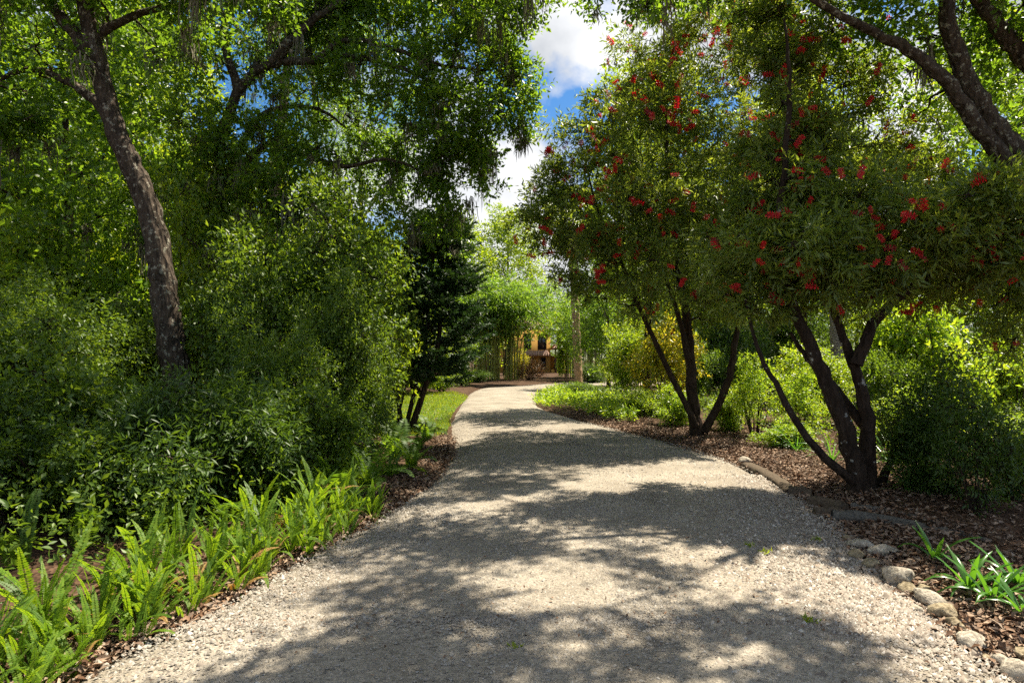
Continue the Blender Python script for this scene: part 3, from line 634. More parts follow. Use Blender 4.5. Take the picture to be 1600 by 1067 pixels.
right_trees = [
 ('a', 950, 33, .62, .72, 'dark-trunked tree right of the palm trunk'),
 ('d', 1010, 36, .75, .85, 'round dark green tree behind the yellow shrub'),
 ('c', 1010, 19.5, .72, .8, 'slim tree just behind the taller bottlebrush'),
 ('b', 1130, 30, .95, 1.0, 'bright leafy tree between the two bottlebrushes'),
 ('c', 1260, 26, 1.0, 1.0, 'tall tree rising behind the upright bottlebrush stem'),
 ('d', 1200, 40, 1.1, 1.0, 'dark tree deep behind the bottlebrushes'),
 ('b', 1400, 34, .85, .8, 'lower sunlit tree under the gap of sky at right'),
 ('c', 1560, 22, 1.0, 1.0, 'tall sunlit tree behind the leaning grey oak limbs'),
 ('d', 1530, 36, .95, .9, 'far dark tree beyond the pale path at right'),
 ('a', 1340, 44, 1.0, .9, 'far mossy tree on the right behind the second palm trunk'),
 ('b', 1660, 28, 1.2, 1.2, 'bright tall tree at the right picture border'),
 ('a', 1070, 48, 1.1, 1.0, 'far tree between the palm and the tall bottlebrush'),
 ('d', 1720, 20, 1.0, 1.0, 'dense tree just past the right picture border'),
]
for i_, (k, px, d, s, szs, lb) in enumerate(right_trees): put(k, atg(px, d), s, i_ * 2.3 + .9, lb, GR, sz=szs)
far_trees = [
 ('c', 790, 62, 1.3, 1.24, 'pale green tree showing above the bamboo under the clouds'),
 ('b', 728, 56, 1.3, 1.55, 'far tree behind the bamboo, left of the house roof'),
 ('b', 850, 88, 1.0, .95, 'yellow-green tree behind the house roof'),
 ('d', 905, 84, 1.1, 1.0, 'far dark tree behind the house, right of the tower'),
 ('c', 960, 78, 1.2, 1.0, 'far tree right of the house'),
 ('a', 690, 80, 1.2, 1.1, 'far tree at the left end of the house'),
 ('b', 1040, 90, 1.3, 1.2, 'farthest tree right of the house'),
 ('d', 620, 95, 1.5, 1.3, 'farthest dark tree left of the house'),
 ('b', 800, 98, 1.1, 1.0, 'farthest bright tree straight behind the house'),
 ('a', 1150, 95, 1.6, 1.4, 'farthest tree behind the taller bottlebrush'),
 ('d', 1300, 90, 1.6, 1.4, 'farthest dark tree behind the near bottlebrush'),
 ('c', 1480, 85, 1.6, 1.4, 'farthest tree on the right beyond the pale path'),
 ('d', 450, 90, 1.7, 1.5, 'farthest tree behind the rounded shrub'),
 ('a', 250, 85, 1.7, 1.5, 'farthest tree behind the leaning oak'),
 ('d', 60, 80, 1.7, 1.5, 'farthest tree at the far left'),
 ('a', 1620, 70, 1.5, 1.4, 'farthest tree at the far right'),
]
for i_, (k, px, d, s, szs, lb) in enumerate(far_trees): put(k, atg(px, d), s, i_ * 1.3, lb, GF, sz=szs)

# ------------------------------------------------------------------ shrubs (each kind built once, then copied)
def shrub_proto(R_, H_, n, leafm, seed, L_, W_, nclump, stems=6, k=8, sub=11, bark=None, lift=.25, base=.12):
    rng = np.random.default_rng(seed); root = thing('shrub', 'x', 'shrub', (0, 0, 0)); C = []
    for q in range(nclump):
        u = rnd_dir(1, rng)[0]; rr = rng.uniform(.5, .85) if q % 4 else rng.uniform(.1, .5)
        p = A(0, 0, H_ * (.5 + base / 2)) + u * A(R_, R_, H_ * .5) * rr
        r = min(R_, H_ * .5) * rng.uniform(.26, .46); p[2] = max(p[2], r * .6); C.append([*p, r, rng.uniform(.7, 1.3)])
    limbs = []
    for q in range(stems):
        a_ = q / stems * 6.28 + rng.uniform(0, 1); b_ = A(math.cos(a_), math.sin(a_), 0) * R_ * .08
        e_ = A(math.cos(a_) * R_ * .5, math.sin(a_) * R_ * .5, H_ * rng.uniform(.5, .85))
        limbs.append(([b_ - A(0, 0, .05), (b_ + e_) / 2 + rng.normal(size=3) * R_ * .08, e_], max(.012, .028 * min(1.5, R_)), .006))
    build_tree(root, A(0, 0, 0), limbs, C, dict(n=n, k=k, twig=L_ * 3.2, L=L_, W=W_, sub=sub, sig=.3, lift=lift), seed, bark or M['bark_plain'], leafm, crown_name='foliage', trunk_name='stems')
    root['R'] = R_; root['H'] = H_; return root
SP = {'gL': shrub_proto(1.5, 3.6, 38000, M['shrub'], 41, .075, .036, 40, 8),
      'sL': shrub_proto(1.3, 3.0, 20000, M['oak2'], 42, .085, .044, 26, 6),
      'dS': shrub_proto(.9, 1.5, 13000, M['shrub_dark'], 43, .095, .024, 20, k=7),
      'gS': shrub_proto(.9, 1.4, 13000, M['shrub'], 44, .06, .034, 20),
      'lS': shrub_proto(1.0, 1.7, 13000, M['bush_lime'], 45, .075, .04, 20),
      'yS': shrub_proto(1.0, 2.0, 8000, M['bush_yellow'], 46, .085, .045, 18),
      'kS': shrub_proto(.8, 1.5, 5000, M['bush_lime'], 47, .06, .026, 14, 9, bark=M['bark_dark'], base=.4),
      'kD': shrub_proto(.8, 1.5, 5500, M['shrub_dark'], 52, .075, .03, 15, 9, bark=M['bark_dark'], base=.3),
      'rS': shrub_proto(1.0, 1.2, 3000, M['rust'], 48, .1, .035, 14)}
spused = set()
def S(kind, name, label, px, d, wpx, top, cat='shrub', group=None):
    """a shrub standing on the ground at column px, depth d, wpx wide in frame pixels, its top at row top"""
    r = SP[kind] if kind not in spused else copy_tree(SP[kind]); spused.add(kind)
    p = on(atg(px, d), -.04); sx = wpx / 2 / F * d / r['R']; sz = (CAMH - (top - HY) / F * d - p[2]) / r['H']
    r.name = name; r.location = tuple(p); r.rotation_euler = (0, 0, (px * 1.7 + d) % 6.28); r.scale = (sx, sx, sz)
    r['label'] = label; r['category'] = cat
    if group: r['group'] = group
LT, RG = 'shrubs of the left thicket', 'garden shrubs on the right'
for row in [
 ('gL','large_shrub','big rounded glossy shrub in the middle of the left thicket',490,10.3,290,325,LT),
 ('sL','large_shrub','sunny yellow-green shrub behind the big rounded glossy shrub',545,12.4,190,318,LT),
 ('gL','large_shrub','tall dark shrub between the leaning oak and the rounded glossy shrub',400,9.2,150,400,LT),
 ('gL','large_shrub','tall shrub left of the leaning oak trunk',150,9.6,220,450,LT),
 ('gL','large_shrub','tall shrub at the left picture edge',0,8.6,210,470,LT),
 ('gL','large_shrub','tall dense shrub at the left edge in front of the thicket',40,7.0,270,440,LT),
 ('gL','large_shrub','tall shrub right of the leaning oak, in front of the rounded shrub',435,7.9,170,500,LT),
 ('gL','large_shrub','tall shrub nearest the drive behind the arching ferns',535,9.0,150,440,LT),
 ('dS','thicket_shrub','dark shrub at the foot of the leaning oak trunk',280,7.4,200,650,LT),
 ('dS','thicket_shrub','dark shrub just right of the leaning oak foot',410,8.4,200,590,LT),
 ('gS','thicket_shrub','glossy shrub left of the leaning oak foot',140,7.0,190,600,LT),
 ('gS','thicket_shrub','glossy shrub at the left picture edge above the ferns',30,5.8,260,570,LT),
 ('dS','thicket_shrub','low dark shrub behind the middle of the fern row',250,5.7,230,630,LT),
 ('gS','thicket_shrub','low glossy shrub behind the near ferns',100,5.4,240,670,LT),
 ('dS','thicket_shrub','low dark shrub behind the far end of the fern row',370,6.4,210,630,LT),
 ('gS','thicket_shrub','low shrub under the big rounded shrub',460,7.4,200,600,LT),
 ('dS','thicket_shrub','small dark shrub behind the arching ferns',540,8.6,130,630,LT),
 ('gS','thicket_shrub','leafy low shrub between the rounded shrub and the conifer stems',560,10.0,110,590,LT),
 ('dS','thicket_shrub','dark shrub at the far left bottom corner of the thicket',-60,5.2,220,650,LT),
 ('lS','sapling','yellow-green sapling glowing in the sun at far left',60,13,220,330,LT),
 ('lS','sapling','lime green sapling right of the dark trunk in the left wood',200,14,180,360,LT),
 ('sL','sapling','mid green sapling filling the gap right of the leaning oak',330,11.6,190,280,LT),
 ('sL','sapling','sunny sapling between the left edge and the dark trunk',20,16,240,300,LT),
 ('lS','sapling','bright sapling behind the moss-hung oak',430,17,180,330,LT),
 ('gL','sapling','dark sapling shading the wood floor behind the leaning oak',250,15,240,430,LT),
 ('gL','sapling','dark sapling at far left behind the thicket',70,17,260,440,LT),
 ('sL','sapling','sunny sapling left of the dark conifer',600,22,120,400,LT),
 ('sL','sapling','dense green sapling behind the conifer stems',650,27,120,500,LT),
 ('gS','sapling','low dark sapling far behind the conifer stems',700,36,110,530,LT),
 ('gS','sapling','low bush across the lawn behind the conifer',610,30,120,560,LT),
 ('yS','yellow_shrub','yellow and orange leaved shrub left of the taller bottlebrush',1045,17.5,105,505,RG),
 ('lS','garden_shrub','small yellow-green shrub at the mulch left of the taller bottlebrush',1050,14.3,75,612,RG),
 ('sL','garden_shrub','fresh green shrub in the bed below the yellow shrub',1008,16.2,65,610,RG),
 ('lS','garden_shrub','large lime green bush right of the near bottlebrush trunk',1455,12.5,190,462,RG),
 ('gS','garden_shrub','smaller dark green bush in front of the large lime bush',1395,11.5,110,560,RG),
 ('lS','garden_shrub','pale green bush at the right picture edge beside the pale path',1590,15,110,525,RG),
 ('dS','garden_shrub','dark leafy shrub in front of the path at lower right',1450,7.0,130,670,RG),
 ('kD','garden_shrub','airy dark shrub rising out of the low dark shrub at lower right',1450,7.4,150,600,RG),
 ('dS','garden_shrub','dark shrub at the lower right picture edge',1585,6.6,110,700,RG),
 ('kD','garden_shrub','thin open shrub in front of the dark shrub at lower right',1530,6.0,130,640,RG),
 ('sL','garden_shrub','bright green shrub behind the forked trunk',1270,14.5,130,545,RG),
 ('kS','garden_shrub','green shrub with bare dark stems right of the taller bottlebrush trunk',1180,12.4,100,570,RG),
 ('kS','garden_shrub','bare-stemmed shrub left of the near bottlebrush trunk',1245,11.6,90,590,RG),
 ('dS','garden_shrub','dark green shrub behind the taller bottlebrush trunk',1130,23,130,510,RG),
 ('sL','garden_shrub','bright shrub left of the thin trunk, behind the yellow shrub',985,27,90,505,RG),
 ('lS','garden_shrub','sunlit low shrub between the two bottlebrush trunks',1225,10.8,90,660,RG),
 ('kS','garden_shrub','low open shrub right of the near bottlebrush trunk',1405,9.6,100,620,RG),
 ('lS','garden_shrub','low bright shrub just right of the taller bottlebrush trunk',1145,13.2,70,620,RG),
 ('gS','round_bush','rounded blue-green bush in the low green bed',908,24.3,58,599,RG),
 ('rS','rust_shrub','bare rust-brown shrub in front of the yellow house',828,46,52,565,RG),
 ('yS','yellow_shrub','yellow bush beside the bamboo stems',812,49,34,553,RG),
 ('lS','garden_shrub','lime shrub under the bamboo right of the house',884,54,32,505,RG),
 ('dS','garden_shrub','dark green bush under the bamboo left of the drive',742,41,50,582,RG),
 ('gS','garden_shrub','dark leafy shrub right of the forked trunk in the back row',1390,18,130,550,RG),
 ('dS','garden_shrub','thick dark shrub behind the second palm trunk',1215,28,130,495,RG),
 ('dS','garden_shrub','dark shrub at the right behind the large lime bush',1530,24,160,540,RG),
 ('gS','garden_shrub','dark shrub just right of the dark-trunked tree',1000,31,70,520,RG),
 ('gS','garden_shrub','green shrub between the yellow shrub and the taller bottlebrush',1090,20,80,545,RG),
 ('kS','garden_shrub','open leafy shrub at the right picture edge under the oak limbs',1590,8.6,120,660,RG),
 ('sL','garden_shrub','tall leafy shrub beyond the pale path at far right',1640,20,160,440,RG),
 ('gS','garden_shrub','low green bush at the far end of the lawn',690,29,70,583,RG),
 ('lS','garden_shrub','small lime bush left of the bamboo across the lawn',718,37,50,575,RG),
 ('dS','garden_shrub','low dark shrub beside the bamboo right of the palm',925,41,50,575,RG),
]: S(*row[:7], group=row[7])

# ---- low green bed at the bend
bed = np.array([gd(*p) for p in [(834,629),(850,617),(880,609),(905,606),(940,618),(985,632),(1010,652),(985,665),(935,655),(880,641),(848,636)]])
bring = smooth_path(np.vstack([bed, bed[:1]]), 50)
q = scatter_poly(bring, 1500, RNG); P = np.c_[q, [gz(p) + .04 for p in q]]
m = MB(); T = RNG.normal(size=P.shape) * .5; T[:, 2] = 1
sprays(m, P, T, 12, .3, .1, .035, RNG, up=.3)
tag(m.build('ground_cover', M['bush_lime']), 'low bright green ground cover in the bed at the bend', 'ground cover', kind='stuff')
# undergrowth far away: one low mass in the woods
m = MB()
q = np.c_[RNG.uniform(-60, 60, 5200), RNG.uniform(16, 95, 5200)]
ok = (~inpoly(q, ROADP)) & (polydist(q, EL[::6]) > 1.5) & (polydist(q, ER[::6]) > 1.5) & (polydist(q, SIDE[::4]) > 2.2) & (~inpoly(q, ring)) & ~((q[:, 0] > -6) & (q[:, 0] < 16) & (q[:, 1] > 36)) & ((q[:, 1] > 22) | (np.abs(q[:, 0]) > 8)) & (polydist(q, lw) > 1)
q = q[ok]; P = np.c_[q, [gz(p) for p in q]]; P[:, 2] += RNG.uniform(0, .8, len(P)); T = RNG.normal(size=P.shape) * .6; T[:, 2] = .8
sprays(m, P, T, 12, .55, .2, .08, RNG, up=.3)
q = np.c_[RNG.uniform(-9, -2.2, 2600), RNG.uniform(3.2, 12, 2600)]; q = q[(polydist(q, EL[::4]) > .7) & ~inpoly(q, ROADP) & ~inpoly(q, ring)]
q3 = np.c_[RNG.uniform(2.6, 14, 3600), RNG.uniform(6.5, 22, 3600)]; q3 = q3[(polydist(q3, ER[::4]) > 1.25) & ~inpoly(q3, ROADP) & (polydist(q3, SIDE[::3]) > 2)]
q = np.vstack([q, q3])
P = np.c_[q, [gz(p) for p in q]]; P[:, 2] += RNG.uniform(0, .55, len(P)); T = RNG.normal(size=P.shape) * .6; T[:, 2] = .6
sprays(m, P, T, 10, .22, .055, .026, RNG, up=.3)
tag(m.build('undergrowth', M['shrub']), 'tangled undergrowth on the floor of the surrounding wood', 'undergrowth', kind='stuff')

# ------------------------------------------------------------------ conifer with dark bare stems
oc_ = on(gd(640, 672), -.05); dcn = oc_[1]
tcf = thing('conifer_tree', 'dark drooping conifer on several bare stems beside the lawn', 'tree', oc_)
tm, cm = MB(), MB(); rng = np.random.default_rng(77)
for pts, r0, r1 in [([(640,678),(662,610),(684,540),(690,440),(692,360)], .085, .03), ([(632,676),(648,610),(664,540),(672,450),(680,380)], .06, .03), ([(628,675),(622,610),(630,540),(650,450)], .06, .02),
                    ([(604,672),(602,610),(604,560)], .045, .02), ([(598,670),(590,630),(583,600)], .02, .01), ([(618,668),(632,610),(640,570)], .035, .015)]:
    P = smooth_path(pxl(pts, dcn), 12); tube(tm, P, np.linspace(r0, r1, 12), 7, rng, .05)
zb, ztp = at(680, 598, dcn)[2], at(680, 335, dcn)[2]
for q_ in range(250):
    f = rng.random(); zc = zb + (ztp - zb) * f; ax = at(676 + 14 * f, 500, dcn + .3)
    a = rng.uniform(0, 6.28); prof = min(1, .55 + 2.2 * f) * (1 - .62 * f ** 1.6)
    ln = 1.32 * prof * rng.uniform(.75, 1.12); dirn = A(math.cos(a), math.sin(a), 0); sidev = A(-dirn[1], dirn[0], 0)
    s0 = A(ax[0], ax[1], zc); sag = rng.uniform(-.12, .1) * ln
    br = smooth_path([s0, s0 + dirn * ln * .55 + A(0, 0, sag), s0 + dirn * ln + A(0, 0, sag + .2 * ln)], 7); tube(tm, br, np.linspace(.014, .004, 7), 3)
    for j in range(9):
        tj = .25 + .75 * (j + rng.random()) / 9; ii = min(5, int(tj * 6)); b0 = br[ii] + (br[ii + 1] - br[ii]) * (tj * 6 - ii)
        dj = unit(dirn * .8 + sidev * (1 if j % 2 else -1) * rng.uniform(.3, 1) + A(0, 0, rng.uniform(0, .45))); lj = rng.uniform(.14, .3) * (1.2 - .4 * tj)
        nn = 40; tt = rng.uniform(0, 1, nn); D = dj * 1.1 + rng.normal(size=(nn, 3)) * .55
        leaves(cm, b0 + dj * (tt * lj)[:, None], D, rnd_dir(nn, rng), rng.uniform(.08, .14, nn), .021, .2)
tm.build('trunk', M['bark_plain'], tcf, True, oc_); cm.build('crown', M['conifer'], tcf, False, oc_)

# ------------------------------------------------------------------ palms
def fan_mesh(name, mat, seed, droop):
    rng = np.random.default_rng(seed); m = MB()
    pet = smooth_path([A(0,0,0), A(.45,0,.12), A(.95,0,.1 - droop * .2)], 6); tube(m, pet, np.linspace(.022, .012, 6), 4)
    n = 26; a = np.linspace(-2.0, 2.0, n)
    for q in a:
        d = A(math.cos(q), math.sin(q), -.12 - droop * .4); l = rng.uniform(.75, 1.0) * (1 - .12 * abs(q)); b = pet[-1]
        p1 = b + d * l * .55; p2 = b + d * l + A(0, 0, -.22 - droop * .3); sd_ = unit(np.cross(d, A(0, 0, 1))) * .032
        m.add([b, p1 + sd_, p2, p1 - sd_], [(0, 1, 2), (0, 2, 3)])
    return m.mesh(name, mat)
FAN = [fan_mesh('frond', M['palm'], 1, .2), fan_mesh('frond_b', M['palm'], 2, .7)]; FAND = fan_mesh('frond_dry', M['palm_dry'], 3, 1.2)
def palm(label, base, top, r, nf, nd_, scale, seed, bark, lean=0):
    rng = np.random.default_rng(seed); o = on(base, -.05); root = thing('palm_tree', label, 'palm', o, group='cabbage palms')
    m = MB(); P = smooth_path([o, o + (top - o) * .4 + A(lean, 0, 0), top], 40)
    R = r * (1 + .1 * rng.normal(size=40)); R[0] *= 1.25; tube(m, P, R, 14, rng, .05)
    m.build('trunk', bark, root, True, o)
    for k in range(nf + nd_):
        dry = k >= nf; a = k * 2.4 + rng.normal() * .2; el = rng.uniform(-1.15, -.75) if dry else 1.25 - 1.75 * k / nf
        link('frond', FAND if dry else FAN[k % 2], root, tuple(top - o + A(0, 0, .1)), (rng.normal() * .2, -el, a), scale * rng.uniform(.85, 1.15))
pb = gd(904, 600); palm('tall cabbage palm with straight tan trunk beside the bend', pb, at(893, 338, pb[1]), .27, 30, 14, 1.35, 1, M['bark_palm'])
palm('second cabbage palm, pale trunk seen behind the forked bottlebrush', atg(1310, 22), at(1300, 300, 22), .2, 22, 6, 1.2, 2, M['bark_palmgrey'])
palm('small cabbage palm with its fronds under the sky gap at right', atg(1440, 24), at(1395, 300, 24), .18, 24, 5, 1.2, 3, M['bark_palmgrey'])

# ------------------------------------------------------------------ bamboo
def bamboo(label, px0, px1, d, n, hpx, seed, leafn, leafm):
    rng = np.random.default_rng(seed); c = on(atg((px0 + px1) / 2, d)); root = thing('bamboo_clump', label, 'bamboo', c, group='bamboo clumps near the house')
    fm = MB(); hw = (px1 - px0) / 2 / F * d; H = CAMH + (HY - hpx) / F * d
    for k in range(n):
        b = c + A(np.clip(rng.normal() * .42, -1, 1) * hw, rng.uniform(-1.5, 1.5), 0); h = H * rng.uniform(.62, 1.06) * (1 - .25 * abs(b[0] - c[0]) / hw)
        out_ = A((b[0] - c[0]) * .5 + rng.normal() * .9, rng.normal() * .7, 0)
        P = smooth_path([b, b + out_ * .12 + A(0, 0, h * .5), b + out_ * .7 + A(0, 0, h * .92), b + out_ * 1.9 + A(0, 0, h * .9)], 9)
        m = MB(); tube(m, P, np.linspace(.05, .012, 9), 5); m.build('culm', M['culm'], root, True, c)
        kk = leafn // n // 8; t = rng.uniform(.36, 1, kk) ** .75; ii = np.clip((t * 8).astype(int), 0, 7)
        Q = P[ii] + (P[ii + 1] - P[ii]) * (t * 8 - ii)[:, None] + rng.normal(size=(kk, 3)) * A(.75, .75, .45) * (.4 + .8 * t[:, None]) - A(0, 0, .8) * rng.random((kk, 1))
        sprays(fm, Q, rng.normal(size=(kk, 3)) + A(0, 0, -.5), 8, .6, .3, .065, rng, up=.2, droop=.3)
    fm.build('foliage', leafm, root, False, c)
bamboo('large bamboo clump with yellow canes left of the house', 724, 816, 47, 66, 415, 1, 38000, M['bamboo_leaf'])
bamboo('leafy bamboo clump between the house and the palm trunk', 884, 915, 52, 18, 455, 2, 11000, M['bush_lime'])
bamboo('bamboo clump right of the palm trunk', 905, 950, 46, 24, 450, 3, 10000, M['bamboo_leaf'])

# ------------------------------------------------------------------ house behind the bamboo
M['yellow'] = plain_mat('ochre_stucco', (.36,.19,.04), (.44,.25,.06), 3, .9, .1, .2)
M['tile'] = plain_mat('roof_tile', (.2,.11,.08), (.4,.27,.2), 5, .8, .4, .2)
M['glass'] = plain_mat('dark_glass', (.012,.014,.016), (.02,.022,.025), 2, .08, 0, .6)
M['trim'] = plain_mat('dark_wood', (.05,.025,.015), (.09,.05,.03), 8, .7, .2, .3)
DH = 72.0
def hx(px): return (px - CX) / F * DH
def hz(py): return CAMH - (py - HY) / F * DH
ho = A(hx(800), DH, 0)
house = thing('house', 'two storey ochre yellow house with tiled roof at the end of the drive', 'house', ho)
def part(name, mat, boxes, parent=house, extra=None):
    m = MB()
    for lo, hi in boxes: m.box(lo, hi)
    if extra: extra(m)
    return m.build(name, mat, parent, False, ho)
x0, x1 = hx(740), hx(860); zt = hz(516)
part('wall', M['yellow'], [((x0, DH, -.5), (x1, DH + 9, zt))])
part('porch_wall', M['yellow'], [((x1, DH + 1.2, -.5), (hx(884), DH + 8, hz(556)))])
part('low_wall', M['yellow'], [((x1 + .02, DH - 1.5, -.3), (hx(884), DH - 1.3, hz(577)))])
def hip(xa, xb, ya, yb, z0, z1, inset):
    def f(m):
        v = [(xa,ya,z0),(xb,ya,z0),(xb,yb,z0),(xa,yb,z0),(xa+inset,ya+inset,z1),(xb-inset,ya+inset,z1),(xb-inset,yb-inset,z1),(xa+inset,yb-inset,z1)]
        m.add(v, [(0,3,2,1),(4,5,6,7),(0,1,5,4),(1,2,6,5),(2,3,7,6),(3,0,4,7)])
        for k in range(int((xb - xa) / .28)):       # tile ridges on the front slope
            xx = xa + .14 + k * .28; i2 = min(max(xx, xa + inset), xb - inset)
            tube(m, np.array([(xx, ya - .02, z0 + .03), (i2, ya + inset, z1 + .03)]), .06, 5)
    return f
part('roof', M['tile'], [], extra=hip(x0 - .5, x1 + .45, DH - .6, DH + 9.6, zt + .003, zt + 1.7, 3.2))
part('skirt_roof', M['tile'], [], extra=hip(hx(806), x1 + .08, DH - 1.1, DH - .01, hz(556), hz(548), .5))
part('porch_roof', M['tile'], [], extra=hip(x1 + .1, hx(888), DH - 2.0, DH + 8, hz(545), hz(536), 1.2))
for xa in (865, 874, 883):
    part('porch_post', M['trim'], [((hx(xa), DH - 1.75, -.3), (hx(xa) + .18, DH - 1.57, hz(546)))])
def window(px0, px1, py0, py1, mull=1):
    a, b, t, bt = hx(px0), hx(px1), hz(py0), hz(py1)
    w_ = part('window', M['trim'], [((a, DH - .06, bt), (a + .1, DH + .02, t)), ((b - .1, DH - .06, bt), (b, DH + .02, t)), ((a + .1, DH - .06, t - .1), (b - .1, DH + .02, t)), ((a + .1, DH - .06, bt), (b - .1, DH + .02, bt + .1))] +
             [((a + (b - a) * k / (mull + 1) - .03, DH - .05, bt + .1), (a + (b - a) * k / (mull + 1) + .03, DH + .01, t - .1)) for k in range(1, mull + 1)])
    part('pane', M['glass'], [((a + .1, DH - .03, bt + .1), (b - .1, DH - .015, t - .1))], w_)
for a in [(840,854,521,547,1),(845,853,558,577,0),(818,830,521,546,1),(826,834,559,577,0),(790,800,522,545,1),(765,776,522,545,1),(790,802,559,580,1),(760,772,559,580,1)]: window(*a)
part('door', M['trim'], [((hx(867), DH + 1.12, -.3), (hx(872), DH + 1.21, hz(562)))])

# ------------------------------------------------------------------ ferns
def frond_mesh(name, mat, ln, wd, bend, npair, seed, tipc=.5):
    rng = np.random.default_rng(seed); m = MB()
    t = np.linspace(0, 1, 9); ang = bend * t ** 1.6
    dl = ln / 8; P = np.zeros((9, 3))
    for k in range(1, 9): P[k] = P[k-1] + A(0, math.sin(ang[k]), math.cos(ang[k])) * dl
    tube(m, P, np.linspace(.0035, .001, 9), 3, cap=False)
    s = np.linspace(.06, .985, npair); ii = np.clip((s * 8).astype(int), 0, 7); u = (s * 8 - ii)[:, None]
    Q = P[ii] * (1 - u) + P[ii + 1] * u; Tn = unit(P[ii + 1] - P[ii]); wprof = wd * np.clip(np.minimum(s / .12, (1.02 - s) / .35), .12, 1) ** .7
    for sg in (-1, 1):
        D = A(sg, 0, 0) + Tn * .25 + rng.normal(size=(npair, 3)) * .06; Nn_ = np.cross(Tn, A(1, 0, 0)) + rng.normal(size=(npair, 3)) * .12
        leaves(m, Q, D, Nn_, wprof * rng.uniform(.9, 1.1, npair), ln / npair * (1.45 if wd < .1 else 1.1), .05 )
    return m.mesh(name, mat)
FR = [frond_mesh('frond', M['fern'], .6, .034, b, 34, k) for k, b in enumerate((.2, .5, .9, 2.3))]
FRD = [frond_mesh('frond_dark', M['fern2'], .6, .034, b, 34, 9 + k) for k, b in enumerate((.3, .8))]
FRDRY = frond_mesh('frond_dry', M['fern_dry'], .5, .04, 1.5, 28, 20)
FRW = [frond_mesh('wide_frond', M['fern2'], .7, .13, b, 22, 30 + k) for k, b in enumerate((.7, 1.3, 1.8))] + [frond_mesh('wide_frond', M['fern'], .7, .13, 1.5, 22, 34)]
def fern(label, p, n, meshes, tilt, size, rng, group):
    o = on(p, -.01); root = thing('fern', label, 'fern', o, rng.uniform(0, 6.28), group)
    for k in range(n):
        a = k * 2.4 + rng.normal() * .3; me = meshes[int(rng.integers(len(meshes)))]
        link('frond', me, root, (math.cos(a) * .03, math.sin(a) * .03, 0), (-abs(rng.normal()) * tilt - .08, rng.normal() * .12, a), size * rng.uniform(.65, 1.15))
rng = np.random.default_rng(99)
rows = [('front', 24, .06, .58), ('middle', 22, .2, .72), ('back', 17, .4, .85), ('rearmost', 14, .62, .88)]
k0 = np.nonzero((EL[:, 1] > 2.7) & (EL[:, 1] < 6.6))[0]
seg = EL[k0]; cum = np.r_[0, np.cumsum(np.linalg.norm(np.diff(seg, axis=0), axis=1))]
for rname, n_, off, szf in rows:
    for k in range(n_):
        s_ = (k + .5 + rng.uniform(-.3, .3)) / n_ * cum[-1]; p = A(*[np.interp(s_, cum, seg[:, q]) for q in range(3)])
        i2 = min(np.searchsorted(cum, s_), len(seg) - 2); T = unit(seg[i2 + 1] - seg[i2]) if i2 else unit(seg[1] - seg[0]); nrm = A(-T[1], T[0], 0)
        p = p + nrm * (off + rng.uniform(-.1, .1))
        ms = FR[:3] * 2 + [FR[2], FR[3]] + FRD + [FRDRY] * int(rng.integers(0, 2))
        fern(f'upright sword fern, {ORD[k]} from the camera in the {rname} row of the left fern bank', p, int(rng.integers(8, 12)), ms, .26, szf * rng.uniform(.8, 1.1), rng, 'sword ferns along the left edge of the drive')
for k, (px, py) in enumerate([(560,792),(600,770),(590,745),(630,748),(640,722),(665,735),(672,708),(628,700),(560,760),(690,690)]):
    p = gd(px - 22, py)
    fern(f'arching soft fern, {ORD[k]} nearest of the ferns below the conifer stems', p, int(rng.integers(8, 12)), FRW, .45, rng.uniform(.75, 1.05), rng, 'arching ferns below the conifer')
for k, (px, py) in enumerate([(30,900),(130,870),(250,850),(360,825),(450,800),(520,780),(390,790),(200,830)]):
    fern(f'shaded fern, {ORD[k]} of those half hidden under the left thicket', gd(px, py), 7, FRD + FRW[:2], .35, rng.uniform(.8, 1.0), rng, 'shaded ferns under the left thicket')

# ------------------------------------------------------------------ strap-leaved plants, palmettos
def strap_mesh(name, ln, wd, bend, seed):
    m = MB(); n = 6; t = np.linspace(0, 1, n); P = np.zeros((n, 3))
    for k in range(1, n): P[k] = P[k-1] + A(0, math.sin(bend * t[k]), math.cos(bend * t[k])) * ln / (n - 1)
    wv = wd * np.array([.6, .9, 1, .9, .6, .04])[:, None] * A(1, 0, 0)
    N_ = np.c_[np.zeros(n), -np.cos(bend * t), np.sin(bend * t)] * wd * .25
    V = np.stack([P - wv * .5 - N_, P, P + wv * .5 - N_], 1).reshape(-1, 3)
    m.add(V, [(3*a+b, 3*a+b+1, 3*a+b+4, 3*a+b+3) for a in range(n - 1) for b in (0, 1)]); return m.mesh(name, M['strap'])
STR = [strap_mesh('blade', .36, .034, b, 1) for b in (.6, 1.2, 1.9)]
GRS = [strap_mesh('blade', .8, .02, b, 1) for b in (.5, 1.0, 1.6)]
for k, (px, py, n_, lb) in enumerate([(1462,885,5,'small strap-leaved lily nearest the grey log'), (1515,930,8,'broad strap-leaved lily clump in the middle of the lily row'), (1550,950,8,'lily clump with arching leaves second from the picture edge'),
                                       (1590,935,9,'leafy lily clump at the right picture edge'), (1600,975,6,'front lily clump cut by the right picture edge')]):
    o = on(gd(px, py)); root = thing('lily_plant', lb, 'plant', o, group='strap-leaved lilies at lower right')
    for q_ in range(n_ * 2): link('blade', STR[q_ % 3], root, None, (-rng.uniform(.05, .5), 0, q_ * 2.4), rng.uniform(.7, 1.1))
